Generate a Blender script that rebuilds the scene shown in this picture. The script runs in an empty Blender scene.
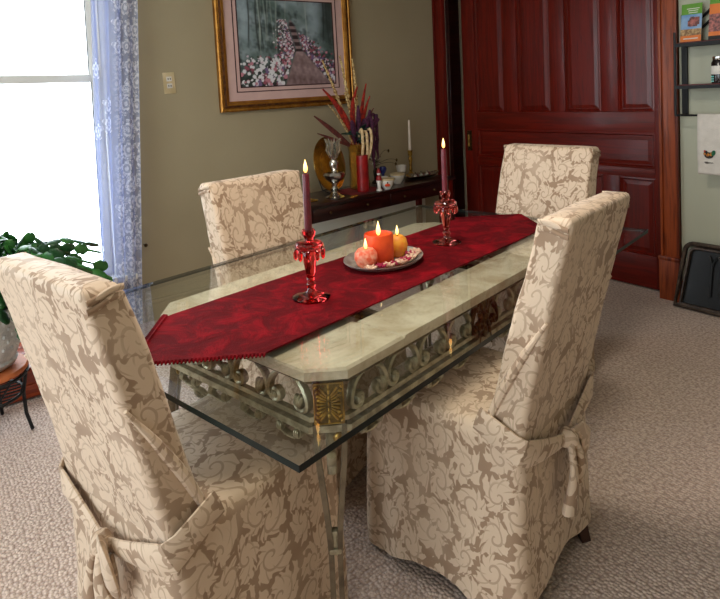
import bpy, bmesh, math, random
import numpy as np
from mathutils import Vector, Matrix, noise
random.seed(7); np.random.seed(7)
PI = math.pi
sc = bpy.context.scene
COL = sc.collection

# ---------------------------------------------------------------- camera, world, lights, exposure
FOC, CX, CY = 596.457, 359.509, 127.234
TH, PIT, ROLL, CAMH = math.radians(52.622), math.radians(3.15), math.radians(-2.482), 1.36
fw = Vector((-math.sin(TH)*math.cos(PIT), math.cos(TH)*math.cos(PIT), -math.sin(PIT)))
rt0 = Vector((math.cos(TH), math.sin(TH), 0)); up0 = rt0.cross(fw)
rt = math.cos(ROLL)*rt0 + math.sin(ROLL)*up0; up = -math.sin(ROLL)*rt0 + math.cos(ROLL)*up0
cd = bpy.data.cameras.new('camera'); cam = bpy.data.objects.new('camera', cd); COL.objects.link(cam)
cd.sensor_width = 36; cd.lens = FOC*36/720; cd.shift_x = (360-CX)/720; cd.shift_y = (CY-299.5)/720
cd.clip_start = .02
cam.matrix_world = Matrix(((rt.x, up.x, -fw.x, 0), (rt.y, up.y, -fw.y, 0), (rt.z, up.z, -fw.z, CAMH), (0, 0, 0, 1)))
sc.camera = cam

XW, XR, YB, YF, ZC = -3.748, 1.7, 3.741, -2.7, 2.75      # room: left wall, right wall, back wall, wall behind the camera, ceiling
wd = bpy.data.worlds.new('overcast_sky'); sc.world = wd; wd.use_nodes = True
bg = wd.node_tree.nodes['Background']; bg.inputs[0].default_value = (.86, .93, 1, 1); bg.inputs[1].default_value = 7.4
sc.view_settings.view_transform = 'Standard'; sc.view_settings.look = 'None'
sc.view_settings.exposure = 0.0; sc.view_settings.gamma = 1; sc.view_settings.use_curve_mapping = False

def area(name, loc, direction, sx, sy, watts, col, portal=False):
    l = bpy.data.lights.new(name, 'AREA'); l.shape = 'RECTANGLE'; l.size = sx; l.size_y = sy
    l.energy = watts; l.color = col
    if portal: l.cycles.is_portal = True
    o = bpy.data.objects.new(name, l); COL.objects.link(o); o.location = loc
    o.rotation_euler = Vector(direction).to_track_quat('-Z', 'Y').to_euler(); return o
WIN_L = (-.25, .955, .34, 2.35); WIN_L2_ADDED = (-2.1, -.95, .42, 2.35)     # left wall windows, second unseen and added for daylight: y0, y1, z0, z1
WIN_F_ADDED = (-2.4, .6, .42, 2.45)                                       # unseen window behind the camera, added for daylight: x0, x1, z0, z1
for nm, (a, b, c, d) in (('daylight_portal', WIN_L), ('daylight_portal', WIN_L2_ADDED)):
    area(nm, (XW-.14, (a+b)/2, (c+d)/2), (1, 0, 0), b-a, d-c, 1, (1, 1, 1), True)
a, b, c, d = WIN_F_ADDED
area('daylight_portal', ((a+b)/2, YF-.14, (c+d)/2), (0, 1, 0), b-a, d-c, 1, (1, 1, 1), True)

# ---------------------------------------------------------------- materials
def L(r, g, b):
    f = lambda c: (c/255/12.92) if c/255 <= .04045 else ((c/255+.055)/1.055)**2.4
    return (f(r), f(g), f(b), 1)
def nd(nt, t, ins=None, **pr):
    n = nt.nodes.new('ShaderNode'+t)
    for k, v in pr.items(): setattr(n, k, v)
    for k, v in (ins or {}).items():
        s = n.inputs[k]
        if isinstance(v, bpy.types.NodeSocket): nt.links.new(v, s)
        else: s.default_value = v
    return n
def mt(nt, op, a, b=0.0, c=0.0, clamp=False):
    return nd(nt, 'Math', {0: a, 1: b, 2: c}, operation=op, use_clamp=clamp).outputs[0]
def vm(nt, op, a, b=None, scale=None):
    ins = {0: a}
    if b is not None: ins[1] = b
    if scale is not None: ins['Scale'] = scale
    n = nd(nt, 'VectorMath', ins, operation=op)
    return n.outputs['Value'] if op in ('LENGTH', 'DOT_PRODUCT', 'DISTANCE') else n.outputs[0]
def ss(nt, x, e0, e1):   # smooth step
    return nd(nt, 'MapRange', {0: x, 1: e0, 2: e1, 3: 0.0, 4: 1.0}, interpolation_type='SMOOTHSTEP').outputs[0]
def mixc(nt, f, a, b):
    n = nd(nt, 'Mix', data_type='RGBA')
    for k, v in ((0, f), (6, a), (7, b)):
        if isinstance(v, bpy.types.NodeSocket): nt.links.new(v, n.inputs[k])
        else: n.inputs[k].default_value = v
    return n.outputs[2]
def ntex(nt, vec, scale, detail=4.0, rough=.55, dist=0.0):
    return nd(nt, 'TexNoise', {'Vector': vec, 'Scale': scale, 'Detail': detail, 'Roughness': rough, 'Distortion': dist})
def newmat(name):
    m = bpy.data.materials.new(name); m.use_nodes = True
    nt = m.node_tree; return m, nt, nt.nodes['Principled BSDF'], nt.nodes['Material Output']
def coords(nt, kind='Object'): return nd(nt, 'TexCoord').outputs[kind]
def bump(nt, h, strength, dist, bs):
    b = nd(nt, 'Bump', {'Height': h, 'Strength': strength, 'Distance': dist}); nt.links.new(b.outputs[0], bs.inputs['Normal'])
def setp(nt, bs, **kw):
    for k, v in kw.items():
        s = bs.inputs[k.replace('_', ' ')]
        if isinstance(v, bpy.types.NodeSocket): nt.links.new(v, s)
        else: s.default_value = v
MATS = {}
def simple(name, c1, c2=None, rough=.5, metal=0.0, scale=8.0, bmp=0.0, bscale=60.0, **kw):
    m, nt, bs, out = newmat(name); co = coords(nt)
    c2 = c2 or tuple(min(1, x*.82) for x in c1[:3])+(1,)
    n = ntex(nt, co, scale)
    setp(nt, bs, Base_Color=mixc(nt, ss(nt, n.outputs[0], .35, .65), c1, c2), Roughness=rough, Metallic=metal, **kw)
    if bmp: bump(nt, ntex(nt, co, bscale).outputs[0], bmp, .01, bs)
    MATS[name] = m; return m
def wood(name, c1, c2, c3, rough=.3, coat=.5, axis='Z', scale=1.0, wavew=9.0):
    m, nt, bs, out = newmat(name); co = coords(nt)
    sv = {'Z': (1, 1, .07), 'X': (.07, 1, 1), 'Y': (1, .07, 1)}[axis]
    st = vm(nt, 'MULTIPLY', co, tuple(s*scale for s in sv))
    n1 = ntex(nt, st, 14.0, 5.0, .6, .6); n2 = ntex(nt, st, 90.0, 3.0, .6)
    rings = mt(nt, 'SINE', mt(nt, 'MULTIPLY', n1.outputs[0], wavew*3.0)); rings = mt(nt, 'MULTIPLY_ADD', rings, .5, .5)
    c = mixc(nt, rings, c1, c2); c = mixc(nt, mt(nt, 'MULTIPLY', ss(nt, n2.outputs[0], .5, .75), .6), c, c3)
    setp(nt, bs, Base_Color=c, Roughness=rough, Specular_IOR_Level=.3, Coat_Weight=coat, Coat_Roughness=.16)
    bump(nt, n2.outputs[0], .08, .002, bs); MATS[name] = m; return m

def mk_damask():
    m, nt, bs, out = newmat('damask_fabric')
    uv = nd(nt, 'UVMap', uv_map='UVMap').outputs[0]
    q = vm(nt, 'MULTIPLY', uv, (1.0, .85, 0))
    wz = ntex(nt, q, 7.0, 1.0, .5)
    qw = vm(nt, 'ADD', q, vm(nt, 'SCALE', vm(nt, 'SUBTRACT', wz.outputs[1], (.5, .5, .5)), scale=.07))
    # scrolls: a curl round every cell centre, alternately wound left and right
    v = nd(nt, 'TexVoronoi', {'Vector': qw, 'Scale': 13.0, 'Randomness': .75}, voronoi_dimensions='2D')
    r = vm(nt, 'SUBTRACT', vm(nt, 'SCALE', qw, scale=13.0), vm(nt, 'SCALE', v.outputs['Position'], scale=13.0))
    x, y, _ = nd(nt, 'SeparateXYZ', {0: r}).outputs
    d = vm(nt, 'LENGTH', vm(nt, 'MULTIPLY', r, (1, 1, 0)))
    hue, sat, _ = nd(nt, 'SeparateColor', {0: v.outputs['Color']}).outputs
    sgn = mt(nt, 'MULTIPLY_ADD', mt(nt, 'GREATER_THAN', sat, .5), 2.0, -1.0)
    ang = mt(nt, 'MULTIPLY', mt(nt, 'ARCTAN2', y, x), sgn); ph = mt(nt, 'MULTIPLY', hue, 6.28)
    spir = mt(nt, 'SINE', mt(nt, 'ADD', mt(nt, 'MULTIPLY_ADD', d, 17.0, ang), ph))
    vein = mt(nt, 'MULTIPLY', ss(nt, spir, .74, .92), mt(nt, 'SUBTRACT', 1.0, ss(nt, d, .34, .50)))
    # leaf lobes fan out of every curl; their tips scallop the dark ground
    lob = mt(nt, 'SINE', mt(nt, 'ADD', mt(nt, 'MULTIPLY_ADD', ang, 7.0, mt(nt, 'MULTIPLY', d, 11.0)), ph))
    small = nd(nt, 'TexVoronoi', {'Vector': qw, 'Scale': 46.0}, voronoi_dimensions='2D').outputs['Distance']
    n1 = ntex(nt, qw, 34.0, 1.0, .5, 1.0).outputs[0]
    gv = mt(nt, 'ADD', mt(nt, 'MULTIPLY_ADD', d, .75, mt(nt, 'MULTIPLY', n1, .70)), mt(nt, 'MULTIPLY_ADD', small, .30, mt(nt, 'MULTIPLY', lob, .12)))
    ground = ss(nt, gv, .96, 1.0)
    e = nd(nt, 'TexVoronoi', {'Vector': qw, 'Scale': 13.0, 'Randomness': .75}, voronoi_dimensions='2D', feature='DISTANCE_TO_EDGE').outputs['Distance']
    e = mt(nt, 'ADD', e, mt(nt, 'MULTIPLY_ADD', lob, .075, mt(nt, 'MULTIPLY', mt(nt, 'SUBTRACT', n1, .5), -.28)))
    ground = mt(nt, 'MAXIMUM', ground, mt(nt, 'SUBTRACT', 1.0, ss(nt, e, .015, .05)))
    rib = mt(nt, 'MULTIPLY', ss(nt, lob, .86, .97), ss(nt, d, .20, .34)); rib = mt(nt, 'MULTIPLY', rib, .5)
    dark = mt(nt, 'MAXIMUM', mt(nt, 'MAXIMUM', ground, mt(nt, 'MULTIPLY', vein, .65)), rib)
    big = ntex(nt, uv, 4.0, 2.0).outputs[0]
    dark = mt(nt, 'MULTIPLY', dark, mt(nt, 'MULTIPLY_ADD', ss(nt, big, .3, .6), .5, .5))
    c = mixc(nt, dark, L(208, 184, 159), L(150, 122, 98))
    c = mixc(nt, mt(nt, 'MULTIPLY', ss(nt, big, .5, .8), .2), c, L(192, 166, 141))
    setp(nt, bs, Base_Color=c, Roughness=mt(nt, 'MULTIPLY_ADD', dark, .25, .5), Sheen_Weight=.2, Sheen_Roughness=.4)
    bs.inputs['Specular IOR Level'].default_value = .3
    weave = nd(nt, 'TexNoise', {'Vector': uv, 'Scale': 700.0, 'Detail': 1.0}).outputs[0]
    h = mt(nt, 'ADD', mt(nt, 'MULTIPLY', dark, -.6), mt(nt, 'MULTIPLY', weave, .35))
    bump(nt, h, .2, .002, bs); MATS['damask'] = m
def mk_carpet():
    m, nt, bs, out = newmat('looped_carpet'); co = coords(nt)
    v = nd(nt, 'TexVoronoi', {'Vector': co, 'Scale': 85.0, 'Randomness': .7}, voronoi_dimensions='2D')
    n = ntex(nt, co, 60.0, 3.0); n2 = ntex(nt, co, 1.6, 3.0)
    c = mixc(nt, ss(nt, n.outputs[0], .38, .62), L(214, 192, 178), L(182, 157, 142))
    c = mixc(nt, mt(nt, 'MULTIPLY', ss(nt, v.outputs['Distance'], .35, .7), .55), c, L(124, 92, 80))
    c = mixc(nt, mt(nt, 'MULTIPLY', n2.outputs[0], .25), c, L(190, 165, 152))
    setp(nt, bs, Base_Color=c, Roughness=.95, Sheen_Weight=.2)
    bump(nt, mt(nt, 'SUBTRACT', 1.0, v.outputs['Distance']), .7, .008, bs); MATS['carpet'] = m
def mk_paint(name, c1, c2):
    m, nt, bs, out = newmat(name); co = coords(nt)
    n = ntex(nt, co, 1.3, 3.0)
    setp(nt, bs, Base_Color=mixc(nt, ss(nt, n.outputs[0], .3, .7), c1, c2), Roughness=.7)
    bump(nt, ntex(nt, co, 180.0, 2.0).outputs[0], .06, .003, bs); MATS[name] = m
def mk_thinglass(name, tint, ior=1.5, boost=1.0):
    m, nt, bs, out = newmat(name); nt.nodes.remove(bs)
    co = coords(nt); n = ntex(nt, co, 2.0, 2.0)
    bf = nd(nt, 'NewGeometry').outputs['Backfacing']     # both faces of the sheet reflect alike
    fr = nd(nt, 'Fresnel', {'IOR': mt(nt, 'MULTIPLY_ADD', bf, 1/ior-ior, ior)}).outputs[0]
    tr = nd(nt, 'BsdfTransparent', {0: tint}); gl = nd(nt, 'BsdfGlossy', {0: (1, 1, 1, 1), 'Roughness': mt(nt, 'MULTIPLY', n.outputs[0], .02)})
    mx = nd(nt, 'MixShader', {0: mt(nt, 'MULTIPLY', fr, boost, clamp=True), 1: tr.outputs[0], 2: gl.outputs[0]})
    nt.links.new(mx.outputs[0], out.inputs[0]); MATS[name] = m
def mk_lace():
    m, nt, bs, out = newmat('sheer_lace'); nt.nodes.remove(bs)
    uv = nd(nt, 'UVMap', uv_map='UVMap').outputs[0]
    u_, v_, _ = nd(nt, 'SeparateXYZ', {0: uv}).outputs
    def motif(sc_, rnd, size, petals):
        q = vm(nt, 'MULTIPLY', uv, (sc_, sc_, 0))
        v = nd(nt, 'TexVoronoi', {'Vector': q, 'Scale': 1.0, 'Randomness': rnd}, voronoi_dimensions='2D')
        r = vm(nt, 'SUBTRACT', q, v.outputs['Position']); x, y, _ = nd(nt, 'SeparateXYZ', {0: r}).outputs
        d = vm(nt, 'LENGTH', vm(nt, 'MULTIPLY', r, (1, 1, 0))); ang = mt(nt, 'ARCTAN2', y, x)
        pet = mt(nt, 'MULTIPLY_ADD', mt(nt, 'SINE', mt(nt, 'MULTIPLY', ang, petals)), size*.3, size)
        f = mt(nt, 'SUBTRACT', 1.0, ss(nt, mt(nt, 'SUBTRACT', d, pet), -.02, .03))
        hole = ss(nt, mt(nt, 'SINE', mt(nt, 'MULTIPLY', d, 26.0)), -.4, .2)
        n = ntex(nt, q, 7.0, 2.0).outputs[0]
        hue = nd(nt, 'SeparateColor', {0: v.outputs['Color']}).outputs[0]
        return mt(nt, 'MULTIPLY', f, mt(nt, 'MULTIPLY_ADD', mt(nt, 'MULTIPLY', hole, ss(nt, n, .32, .55)), .75, .25)), hue
    f1, h1 = motif(8.5, .45, .42, 5.0); f2, h2 = motif(21.0, .9, .34, 3.0)
    edge = ss(nt, u_, .20, .30)                      # the floral border runs down the outer side
    spray = mt(nt, 'MAXIMUM', mt(nt, 'MULTIPLY', edge, .95), ss(nt, h1, .74, .76))
    gate = ss(nt, ntex(nt, uv, 9.0, 1.0).outputs[0], .42, .50)
    fl = mt(nt, 'MAXIMUM', mt(nt, 'MULTIPLY', f1, spray), mt(nt, 'MULTIPLY', mt(nt, 'MULTIPLY', f2, edge), gate))
    al = mt(nt, 'MULTIPLY_ADD', fl, .45, .44)
    al = mt(nt, 'MAXIMUM', al, mt(nt, 'MULTIPLY', ss(nt, u_, .488, .493), .8))
    tr = nd(nt, 'BsdfTransparent', {0: (1, 1, 1, 1)}); df = nd(nt, 'BsdfDiffuse', {0: mixc(nt, fl, L(190, 198, 226), L(240, 240, 246))}); tl = nd(nt, 'BsdfTranslucent', {0: mixc(nt, fl, L(120, 142, 208), L(190, 196, 224))})
    a_ = nd(nt, 'MixShader', {0: .45, 1: df.outputs[0], 2: tl.outputs[0]})
    mx = nd(nt, 'MixShader', {0: al, 1: tr.outputs[0], 2: a_.outputs[0]}); nt.links.new(mx.outputs[0], out.inputs[0]); MATS['lace'] = m
def mk_velvet():
    m, nt, bs, out = newmat('red_velvet'); co = coords(nt)
    n = ntex(nt, co, 9.0, 6.0, .72, .8); n2 = ntex(nt, co, 300.0, 1.0)
    c = mixc(nt, ss(nt, n.outputs[0], .4, .72), L(80, 0, 6), L(138, 3, 20))
    setp(nt, bs, Base_Color=c, Roughness=.85, Specular_IOR_Level=.12, Sheen_Weight=.12, Sheen_Roughness=.3, Sheen_Tint=L(220, 30, 60))
    bump(nt, mt(nt, 'ADD', n.outputs[0], mt(nt, 'MULTIPLY', n2.outputs[0], .2)), .5, .012, bs); MATS['velvet'] = m
def mk_stone():
    m, nt, bs, out = newmat('travertine'); co = coords(nt)
    n = ntex(nt, co, 9.0, 6.0, .65, .4); n2 = ntex(nt, co, 45.0, 4.0)
    c = mixc(nt, ss(nt, n.outputs[0], .35, .7), L(224, 211, 188), L(186, 167, 138))
    c = mixc(nt, mt(nt, 'MULTIPLY', ss(nt, n2.outputs[0], .55, .75), .5), c, L(158, 128, 106))
    setp(nt, bs, Base_Color=c, Roughness=.4); MATS['stone'] = m
def mk_glass(name, col, rough=.02, ior=1.45, tw=1.0):
    m, nt, bs, out = newmat(name); co = coords(nt)
    n = ntex(nt, co, 20.0, 2.0)
    setp(nt, bs, Base_Color=mixc(nt, n.outputs[0], col, tuple(x*.8 for x in col[:3])+(1,)), Roughness=rough, IOR=ior, Transmission_Weight=tw); MATS[name] = m
def mk_emit(name, c1, c2, s):
    m, nt, bs, out = newmat(name)
    z = nd(nt, 'SeparateXYZ', {0: coords(nt, 'Generated')}).outputs[2]
    c = mixc(nt, ss(nt, z, 0.0, .8), c1, c2)
    setp(nt, bs, Base_Color=(0, 0, 0, 1), Emission_Color=c, Emission_Strength=s); MATS[name] = m
def mk_print():
    m, nt, bs, out = newmat('printed_picture')
    a = nd(nt, 'VertexColor', layer_name='Col').outputs[0]
    n = ntex(nt, coords(nt), 90.0, 3.0)
    setp(nt, bs, Base_Color=mixc(nt, mt(nt, 'MULTIPLY', n.outputs[0], .15), a, (.02, .02, .02, 1)), Roughness=.35); MATS['print'] = m

mk_damask(); mk_carpet(); mk_lace(); mk_velvet(); mk_stone(); mk_print()
mk_paint('olive', L(160, 148, 120), L(154, 142, 114)); mk_paint('sage', L(178, 178, 158), L(172, 172, 151))
mk_paint('white_paint', L(225, 225, 222), L(216, 216, 212)); mk_paint('ceiling_paint', L(225, 220, 208), L(218, 213, 200))
mk_paint('pale_panel', L(234, 236, 224), L(226, 229, 216))
mk_thinglass('table_glass', (.955, .975, .962, 1), 1.5, .9); mk_thinglass('window_glass', (.96, .98, .98, 1), 1.45, .6)
simple('glass_edge', L(8, 24, 22), L(5, 16, 15), .35, 0, 6, Specular_IOR_Level=.2)
mk_glass('red_glass', (.85, .05, .05, 1)); mk_glass('rose_glass', (.80, .16, .14, 1)); mk_glass('amber_vase', (.80, .66, .40, 1), .08)
mk_emit('flame', (1, .42, .08, 1), (1, .66, .22, 1), 5); mk_emit('added_lamp_shade', (1, .9, .75, 1), (1, .9, .75, 1), 4)
wood('mahogany', L(104, 17, 4), L(84, 11, 2), L(56, 6, 2), .38, .16)
wood('mahogany_h', L(104, 17, 4), L(84, 11, 2), L(56, 6, 2), .38, .16, 'X')
wood('dark_mahogany', L(46, 10, 7), L(28, 5, 4), L(16, 3, 3), .3, .5, 'Y')
wood('red_oak', L(146, 66, 27), L(86, 28, 10), L(60, 18, 7), .45, .15, 'Z', .7, 7)
wood('crate_wood', L(150, 62, 28), L(116, 40, 18), L(84, 28, 12), .4, .3, 'Y')
simple('pewter', L(186, 178, 152), L(132, 122, 98), .36, .6, 30)
simple('leg_metal', L(118, 104, 84), L(82, 70, 54), .4, .6, 20)
simple('brass', L(190, 152, 70), L(130, 96, 40), .34, .8, 40)
simple('plate_bronze', L(120, 96, 46), L(84, 64, 28), .4, .7, 40)
simple('polished_brass', L(206, 170, 92), L(176, 138, 66), .2, .9, 10)
simple('satin_silver', L(206, 202, 194), L(170, 164, 154), .38, .65, 30)
simple('dark_bronze', L(92, 70, 40), L(46, 32, 20), .35, .85, 60)
simple('gold_frame', L(178, 126, 52), L(150, 98, 36), .36, .7, 12)
simple('gold_dark', L(104, 62, 26), L(72, 40, 16), .4, .4, 40)
simple('mat_pink', L(205, 172, 166), L(198, 165, 160), .8); simple('mat_line', L(60, 26, 30), None, .7)
simple('silver', L(215, 213, 208), L(170, 168, 162), .14, 1.0, 40); simple('black_iron', L(13, 13, 15), L(20, 19, 20), .5, .0, 40, Specular_IOR_Level=.3)
simple('wax_burgundy', L(104, 16, 34), L(84, 10, 26), .45, 0, 30, Subsurface_Weight=.1)
simple('wax_orange', L(232, 84, 26), L(214, 64, 18), .45, 0, 20, Subsurface_Weight=.15, Subsurface_Radius=(.02, .008, .004))
simple('wax_apple', L(238, 98, 62), L(246, 168, 140), .6, 0, 60, .4, 90.0); simple('wax_yellow', L(240, 170, 52), L(232, 128, 40), .5, 0, 25)
simple('wax_red', L(150, 8, 14), L(120, 4, 8), .4, 0, 20); simple('wax_white', L(226, 214, 200), L(214, 200, 186), .5)
simple('wick', L(30, 24, 20)); simple('cream_plate', L(206, 188, 150), L(184, 164, 124), .4); simple('slot_dark', L(24, 20, 16))
simple('ceramic_white', L(226, 222, 214), L(212, 208, 200), .25); simple('pot_white', L(196, 196, 194), L(166, 168, 168), .4, 0, 30, .5, 40.0)
simple('terracotta', L(196, 110, 60), L(176, 92, 48), .6); simple('soil', L(50, 36, 26), None, .95)
simple('cactus_green', L(52, 116, 46), L(24, 66, 34), .35, 0, 14); simple('cactus_dark', L(30, 82, 40), L(14, 48, 28), .35, 0, 14)
simple('husk', L(214, 188, 130), L(130, 92, 50), .8, 0, 70); simple('feather_red', L(178, 44, 24), L(120, 24, 20), .8, 0, 40)
simple('feather_brown', L(110, 48, 40), L(84, 34, 32), .8, 0, 40); simple('amaranth', L(84, 28, 62), L(54, 18, 44), .9, 0, 60, .8, 120.0)
simple('tassel_cream', L(226, 200, 158), L(196, 164, 116), .9, 0, 60, .6, 120.0); simple('dark_leaf', L(24, 66, 52), L(14, 42, 34), .6)
simple('blue_glaze', L(28, 38, 100), L(20, 28, 76), .2); simple('cloth_red', L(120, 14, 24), L(96, 8, 18), .85)
simple('potpourri', L(226, 196, 170), L(180, 130, 110), .9, 0, 50); simple('petal', L(160, 16, 66), L(120, 8, 44), .8)
simple('towel', L(214, 206, 196), L(204, 196, 186), .95, 0, 20, .3, 200.0); simple('jar_dark', L(24, 16, 18), L(40, 26, 24), .15)
simple('label_white', L(222, 216, 206), None, .6); simple('print_green', L(96, 150, 40), L(80, 136, 32), .45); simple('print_blue', L(96, 140, 190), L(140, 170, 200), .45)
simple('print_orange', L(222, 120, 44), L(206, 100, 34), .45); simple('print_sand', L(196, 160, 110), L(120, 84, 50), .45, 0, 60); simple('print_rose', L(190, 110, 100), L(90, 60, 60), .45, 0, 60)
simple('rooster_gold', L(220, 150, 50), L(150, 80, 30), .8, 0, 60); simple('rooster_dark', L(50, 36, 30), L(30, 40, 34), .8, 0, 60); simple('rooster_green', L(20, 90, 60), None, .8); simple('rooster_red', L(190, 40, 34), None, .8)
simple('grate_frame', L(92, 78, 68), L(60, 50, 44), .5, .5, 40); simple('grate_black', L(8, 8, 9), L(12, 12, 14), .4, .2, 20)
simple('chair_wood', L(70, 34, 18), L(50, 22, 12), .4); simple('aqua_glint', L(120, 210, 200), None, .2)

# ---------------------------------------------------------------- mesh helpers
class G:
    """collects shapes of ONE part; faces carry a material slot and optional uv"""
    def __init__(s): s.V = []; s.F = []; s.M = []; s.UV = []
    def add(s, V, F, mi=0, uv=None):
        o = len(s.V); s.V += [tuple(v) for v in V]; s.F += [tuple(i+o for i in f) for f in F]; s.M += [mi]*len(F)
        s.UV += uv if uv is not None else [None]*len(F); return s
    def box(s, c, size, bev=.003, rot=None, mi=0, seg=2):
        bm = bmesh.new(); bmesh.ops.create_cube(bm, size=1); bmesh.ops.scale(bm, vec=size, verts=bm.verts)
        if bev: bmesh.ops.bevel(bm, geom=bm.edges[:], offset=min(bev, min(size)*.45), segments=seg, affect='EDGES', profile=.6)
        if rot is not None: bmesh.ops.transform(bm, matrix=rot, verts=bm.verts)
        bm.verts.index_update()
        s.add([v.co+Vector(c) for v in bm.verts], [[v.index for v in f.verts] for f in bm.faces], mi); bm.free(); return s
    def lathe(s, prof, seg=28, c=(0, 0, 0), mi=0, flute=0, fn=0):
        V, F = [], []; n = len(prof)
        for j in range(seg):
            a = 2*PI*j/seg
            for r, z in prof:
                k = 1+flute*math.cos(fn*a) if flute else 1
                V.append((c[0]+r*k*math.cos(a), c[1]+r*k*math.sin(a), c[2]+z))
        for j in range(seg):
            k = (j+1) % seg
            for i in range(n-1): F.append((j*n+i, k*n+i, k*n+i+1, j*n+i+1))
        if prof[0][0] > 1e-5: F.append(tuple(j*n for j in range(seg))[::-1])
        if prof[-1][0] > 1e-5: F.append(tuple(j*n+n-1 for j in range(seg)))
        return s.add(V, F, mi)
    def tube(s, P, r, seg=8, mi=0, up=None, ry=None, closed=False, cap=True):
        """r: radius or list; ry: second radius along 'up' for flat sections"""
        P = [Vector(p) for p in P]; n = len(P); V, F = [], []
        rr = r if isinstance(r, (list, tuple)) else [r]*n
        r2 = rr if ry is None else (ry if isinstance(ry, (list, tuple)) else [ry]*n)
        nrm = None
        for i, p in enumerate(P):
            t = (P[min(i+1, n-1)]-P[max(i-1, 0)])
            if closed: t = P[(i+1) % n]-P[i-1]
            t = t.normalized() if t.length > 1e-9 else Vector((0, 0, 1))
            if up is not None:
                b = Vector(up); b = b-t*b.dot(t)
                b = b.normalized() if b.length > 1e-4 else (nrm or t.orthogonal().normalized())
            else:
                b = nrm-t*nrm.dot(t) if nrm is not None else t.orthogonal()
                b = b.normalized()
            nrm = b; a = t.cross(b)
            for j in range(seg):
                w = 2*PI*j/seg+(PI/4 if seg == 4 else 0); k4 = 1.4142 if seg == 4 else 1; V.append(p+a*(k4*rr[i]*math.cos(w))+b*(k4*r2[i]*math.sin(w)))
        m = n if closed else n-1
        for i in range(m):
            k = (i+1) % n
            for j in range(seg): F.append((i*seg+j, i*seg+(j+1) % seg, k*seg+(j+1) % seg, k*seg+j))
        if cap and not closed: F.append(tuple(range(seg))[::-1]); F.append(tuple((n-1)*seg+j for j in range(seg)))
        return s.add(V, F, mi)
    def ball(s, c, r, seg=14, rings=9, mi=0, rot=None, nz=0, nf=8):
        r = (r, r, r) if not isinstance(r, (tuple, list)) else r
        V, F = [], []
        for i in range(rings+1):
            t = PI*i/rings
            for j in range(seg):
                a = 2*PI*j/seg; v = Vector((math.sin(t)*math.cos(a)*r[0], math.sin(t)*math.sin(a)*r[1], math.cos(t)*r[2]))
                if nz: v *= 1+nz*noise.noise(v*nf/max(r)+Vector((c[0], c[1], c[2]))*9)
                if rot is not None: v = rot @ v
                V.append(v+Vector(c))
        for i in range(rings):
            for j in range(seg): F.append((i*seg+j, (i+1)*seg+j, (i+1)*seg+(j+1) % seg, i*seg+(j+1) % seg))
        return s.add(V, F, mi)
    def prism(s, pts, z0, z1, mi=0, bev=0):
        """vertical extrusion of a polygon with a chamfered upper rim"""
        n = len(pts); c = Vector((sum(p[0] for p in pts)/n, sum(p[1] for p in pts)/n))
        lv = [(z0, 0), (z1-bev, 0), (z1, bev)] if bev else [(z0, 0), (z1, 0)]
        V, F = [], []
        for z, b in lv:
            for p in pts:
                d = Vector(p)-c; q = c+d*(1-b/max(d.length, 1e-6)); V.append((q.x, q.y, z))
        for k in range(len(lv)-1):
            for i in range(n): F.append((k*n+i, k*n+(i+1) % n, (k+1)*n+(i+1) % n, (k+1)*n+i))
        F.append(tuple(range(n))[::-1]); F.append(tuple((len(lv)-1)*n+i for i in range(n)))
        return s.add(V, F, mi)
    def grid(s, fn, nu, nv, mi=0, uvf=None):
        V = [fn(i/nu, j/nv) for j in range(nv+1) for i in range(nu+1)]; F, U = [], []
        for j in range(nv):
            for i in range(nu):
                f = (j*(nu+1)+i, j*(nu+1)+i+1, (j+1)*(nu+1)+i+1, (j+1)*(nu+1)+i); F.append(f)
                if uvf: U.append([uvf(a/nu, b/nv) for a, b in ((i, j), (i+1, j), (i+1, j+1), (i, j+1))])
        return s.add(V, F, mi, U if uvf else None)
    def mesh(s, name, mats, smooth=True, angle=40):
        me = bpy.data.meshes.new(name); me.from_pydata(s.V, [], s.F)
        for m in (mats if isinstance(mats, (list, tuple)) else [mats]): me.materials.append(MATS[m])
        me.polygons.foreach_set('material_index', s.M)
        if any(u is not None for u in s.UV):
            l = me.uv_layers.new(name='UVMap'); k = 0
            for f, u in zip(s.F, s.UV):
                for i in range(len(f)):
                    if u is not None: l.data[k].uv = u[i]
                    k += 1
        bm = bmesh.new(); bm.from_mesh(me); bmesh.ops.remove_doubles(bm, verts=bm.verts, dist=1e-6)
        bmesh.ops.recalc_face_normals(bm, faces=bm.faces); bm.to_mesh(me); bm.free()
        if smooth: me.shade_smooth(); me.set_sharp_from_angle(angle=math.radians(angle))
        return me
    def obj(s, name, mats, parent=None, **kw): return link(name, s.mesh(name, mats, **kw), parent)
def link(name, me, parent=None, loc=None, rot=None, scale=None):
    o = bpy.data.objects.new(name, me); COL.objects.link(o)
    if parent is not None: o.parent = parent
    if loc is not None: o.location = loc
    if rot is not None: o.rotation_euler = rot
    if scale is not None: o.scale = scale
    return o
def tag(o, label, cat, group=None, kind=None):
    if label: o['label'] = label
    if cat: o['category'] = cat
    if group: o['group'] = group
    if kind: o['kind'] = kind
    return o
def thing(name, label, cat, loc=(0, 0, 0), rz=0.0, group=None):
    o = bpy.data.objects.new(name, None); COL.objects.link(o); o.location = loc; o.rotation_euler = (0, 0, rz)
    o.empty_display_size = .1; return tag(o, label, cat, group)
def struct(name, g, mats, **kw):
    o = g.obj(name, mats, **kw); o['kind'] = 'structure'; return o
def copy_tree(o, parent=None):
    c = o.copy(); COL.objects.link(c); c.parent = parent
    for ch in list(o.children): copy_tree(ch, c)
    return c
TX, TY, TR = -1.578, 1.321, math.radians(11.394)
def T(x, y, z=0.0):
    return (TX+math.cos(TR)*x-math.sin(TR)*y, TY+math.sin(TR)*x+math.cos(TR)*y, z)

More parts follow.
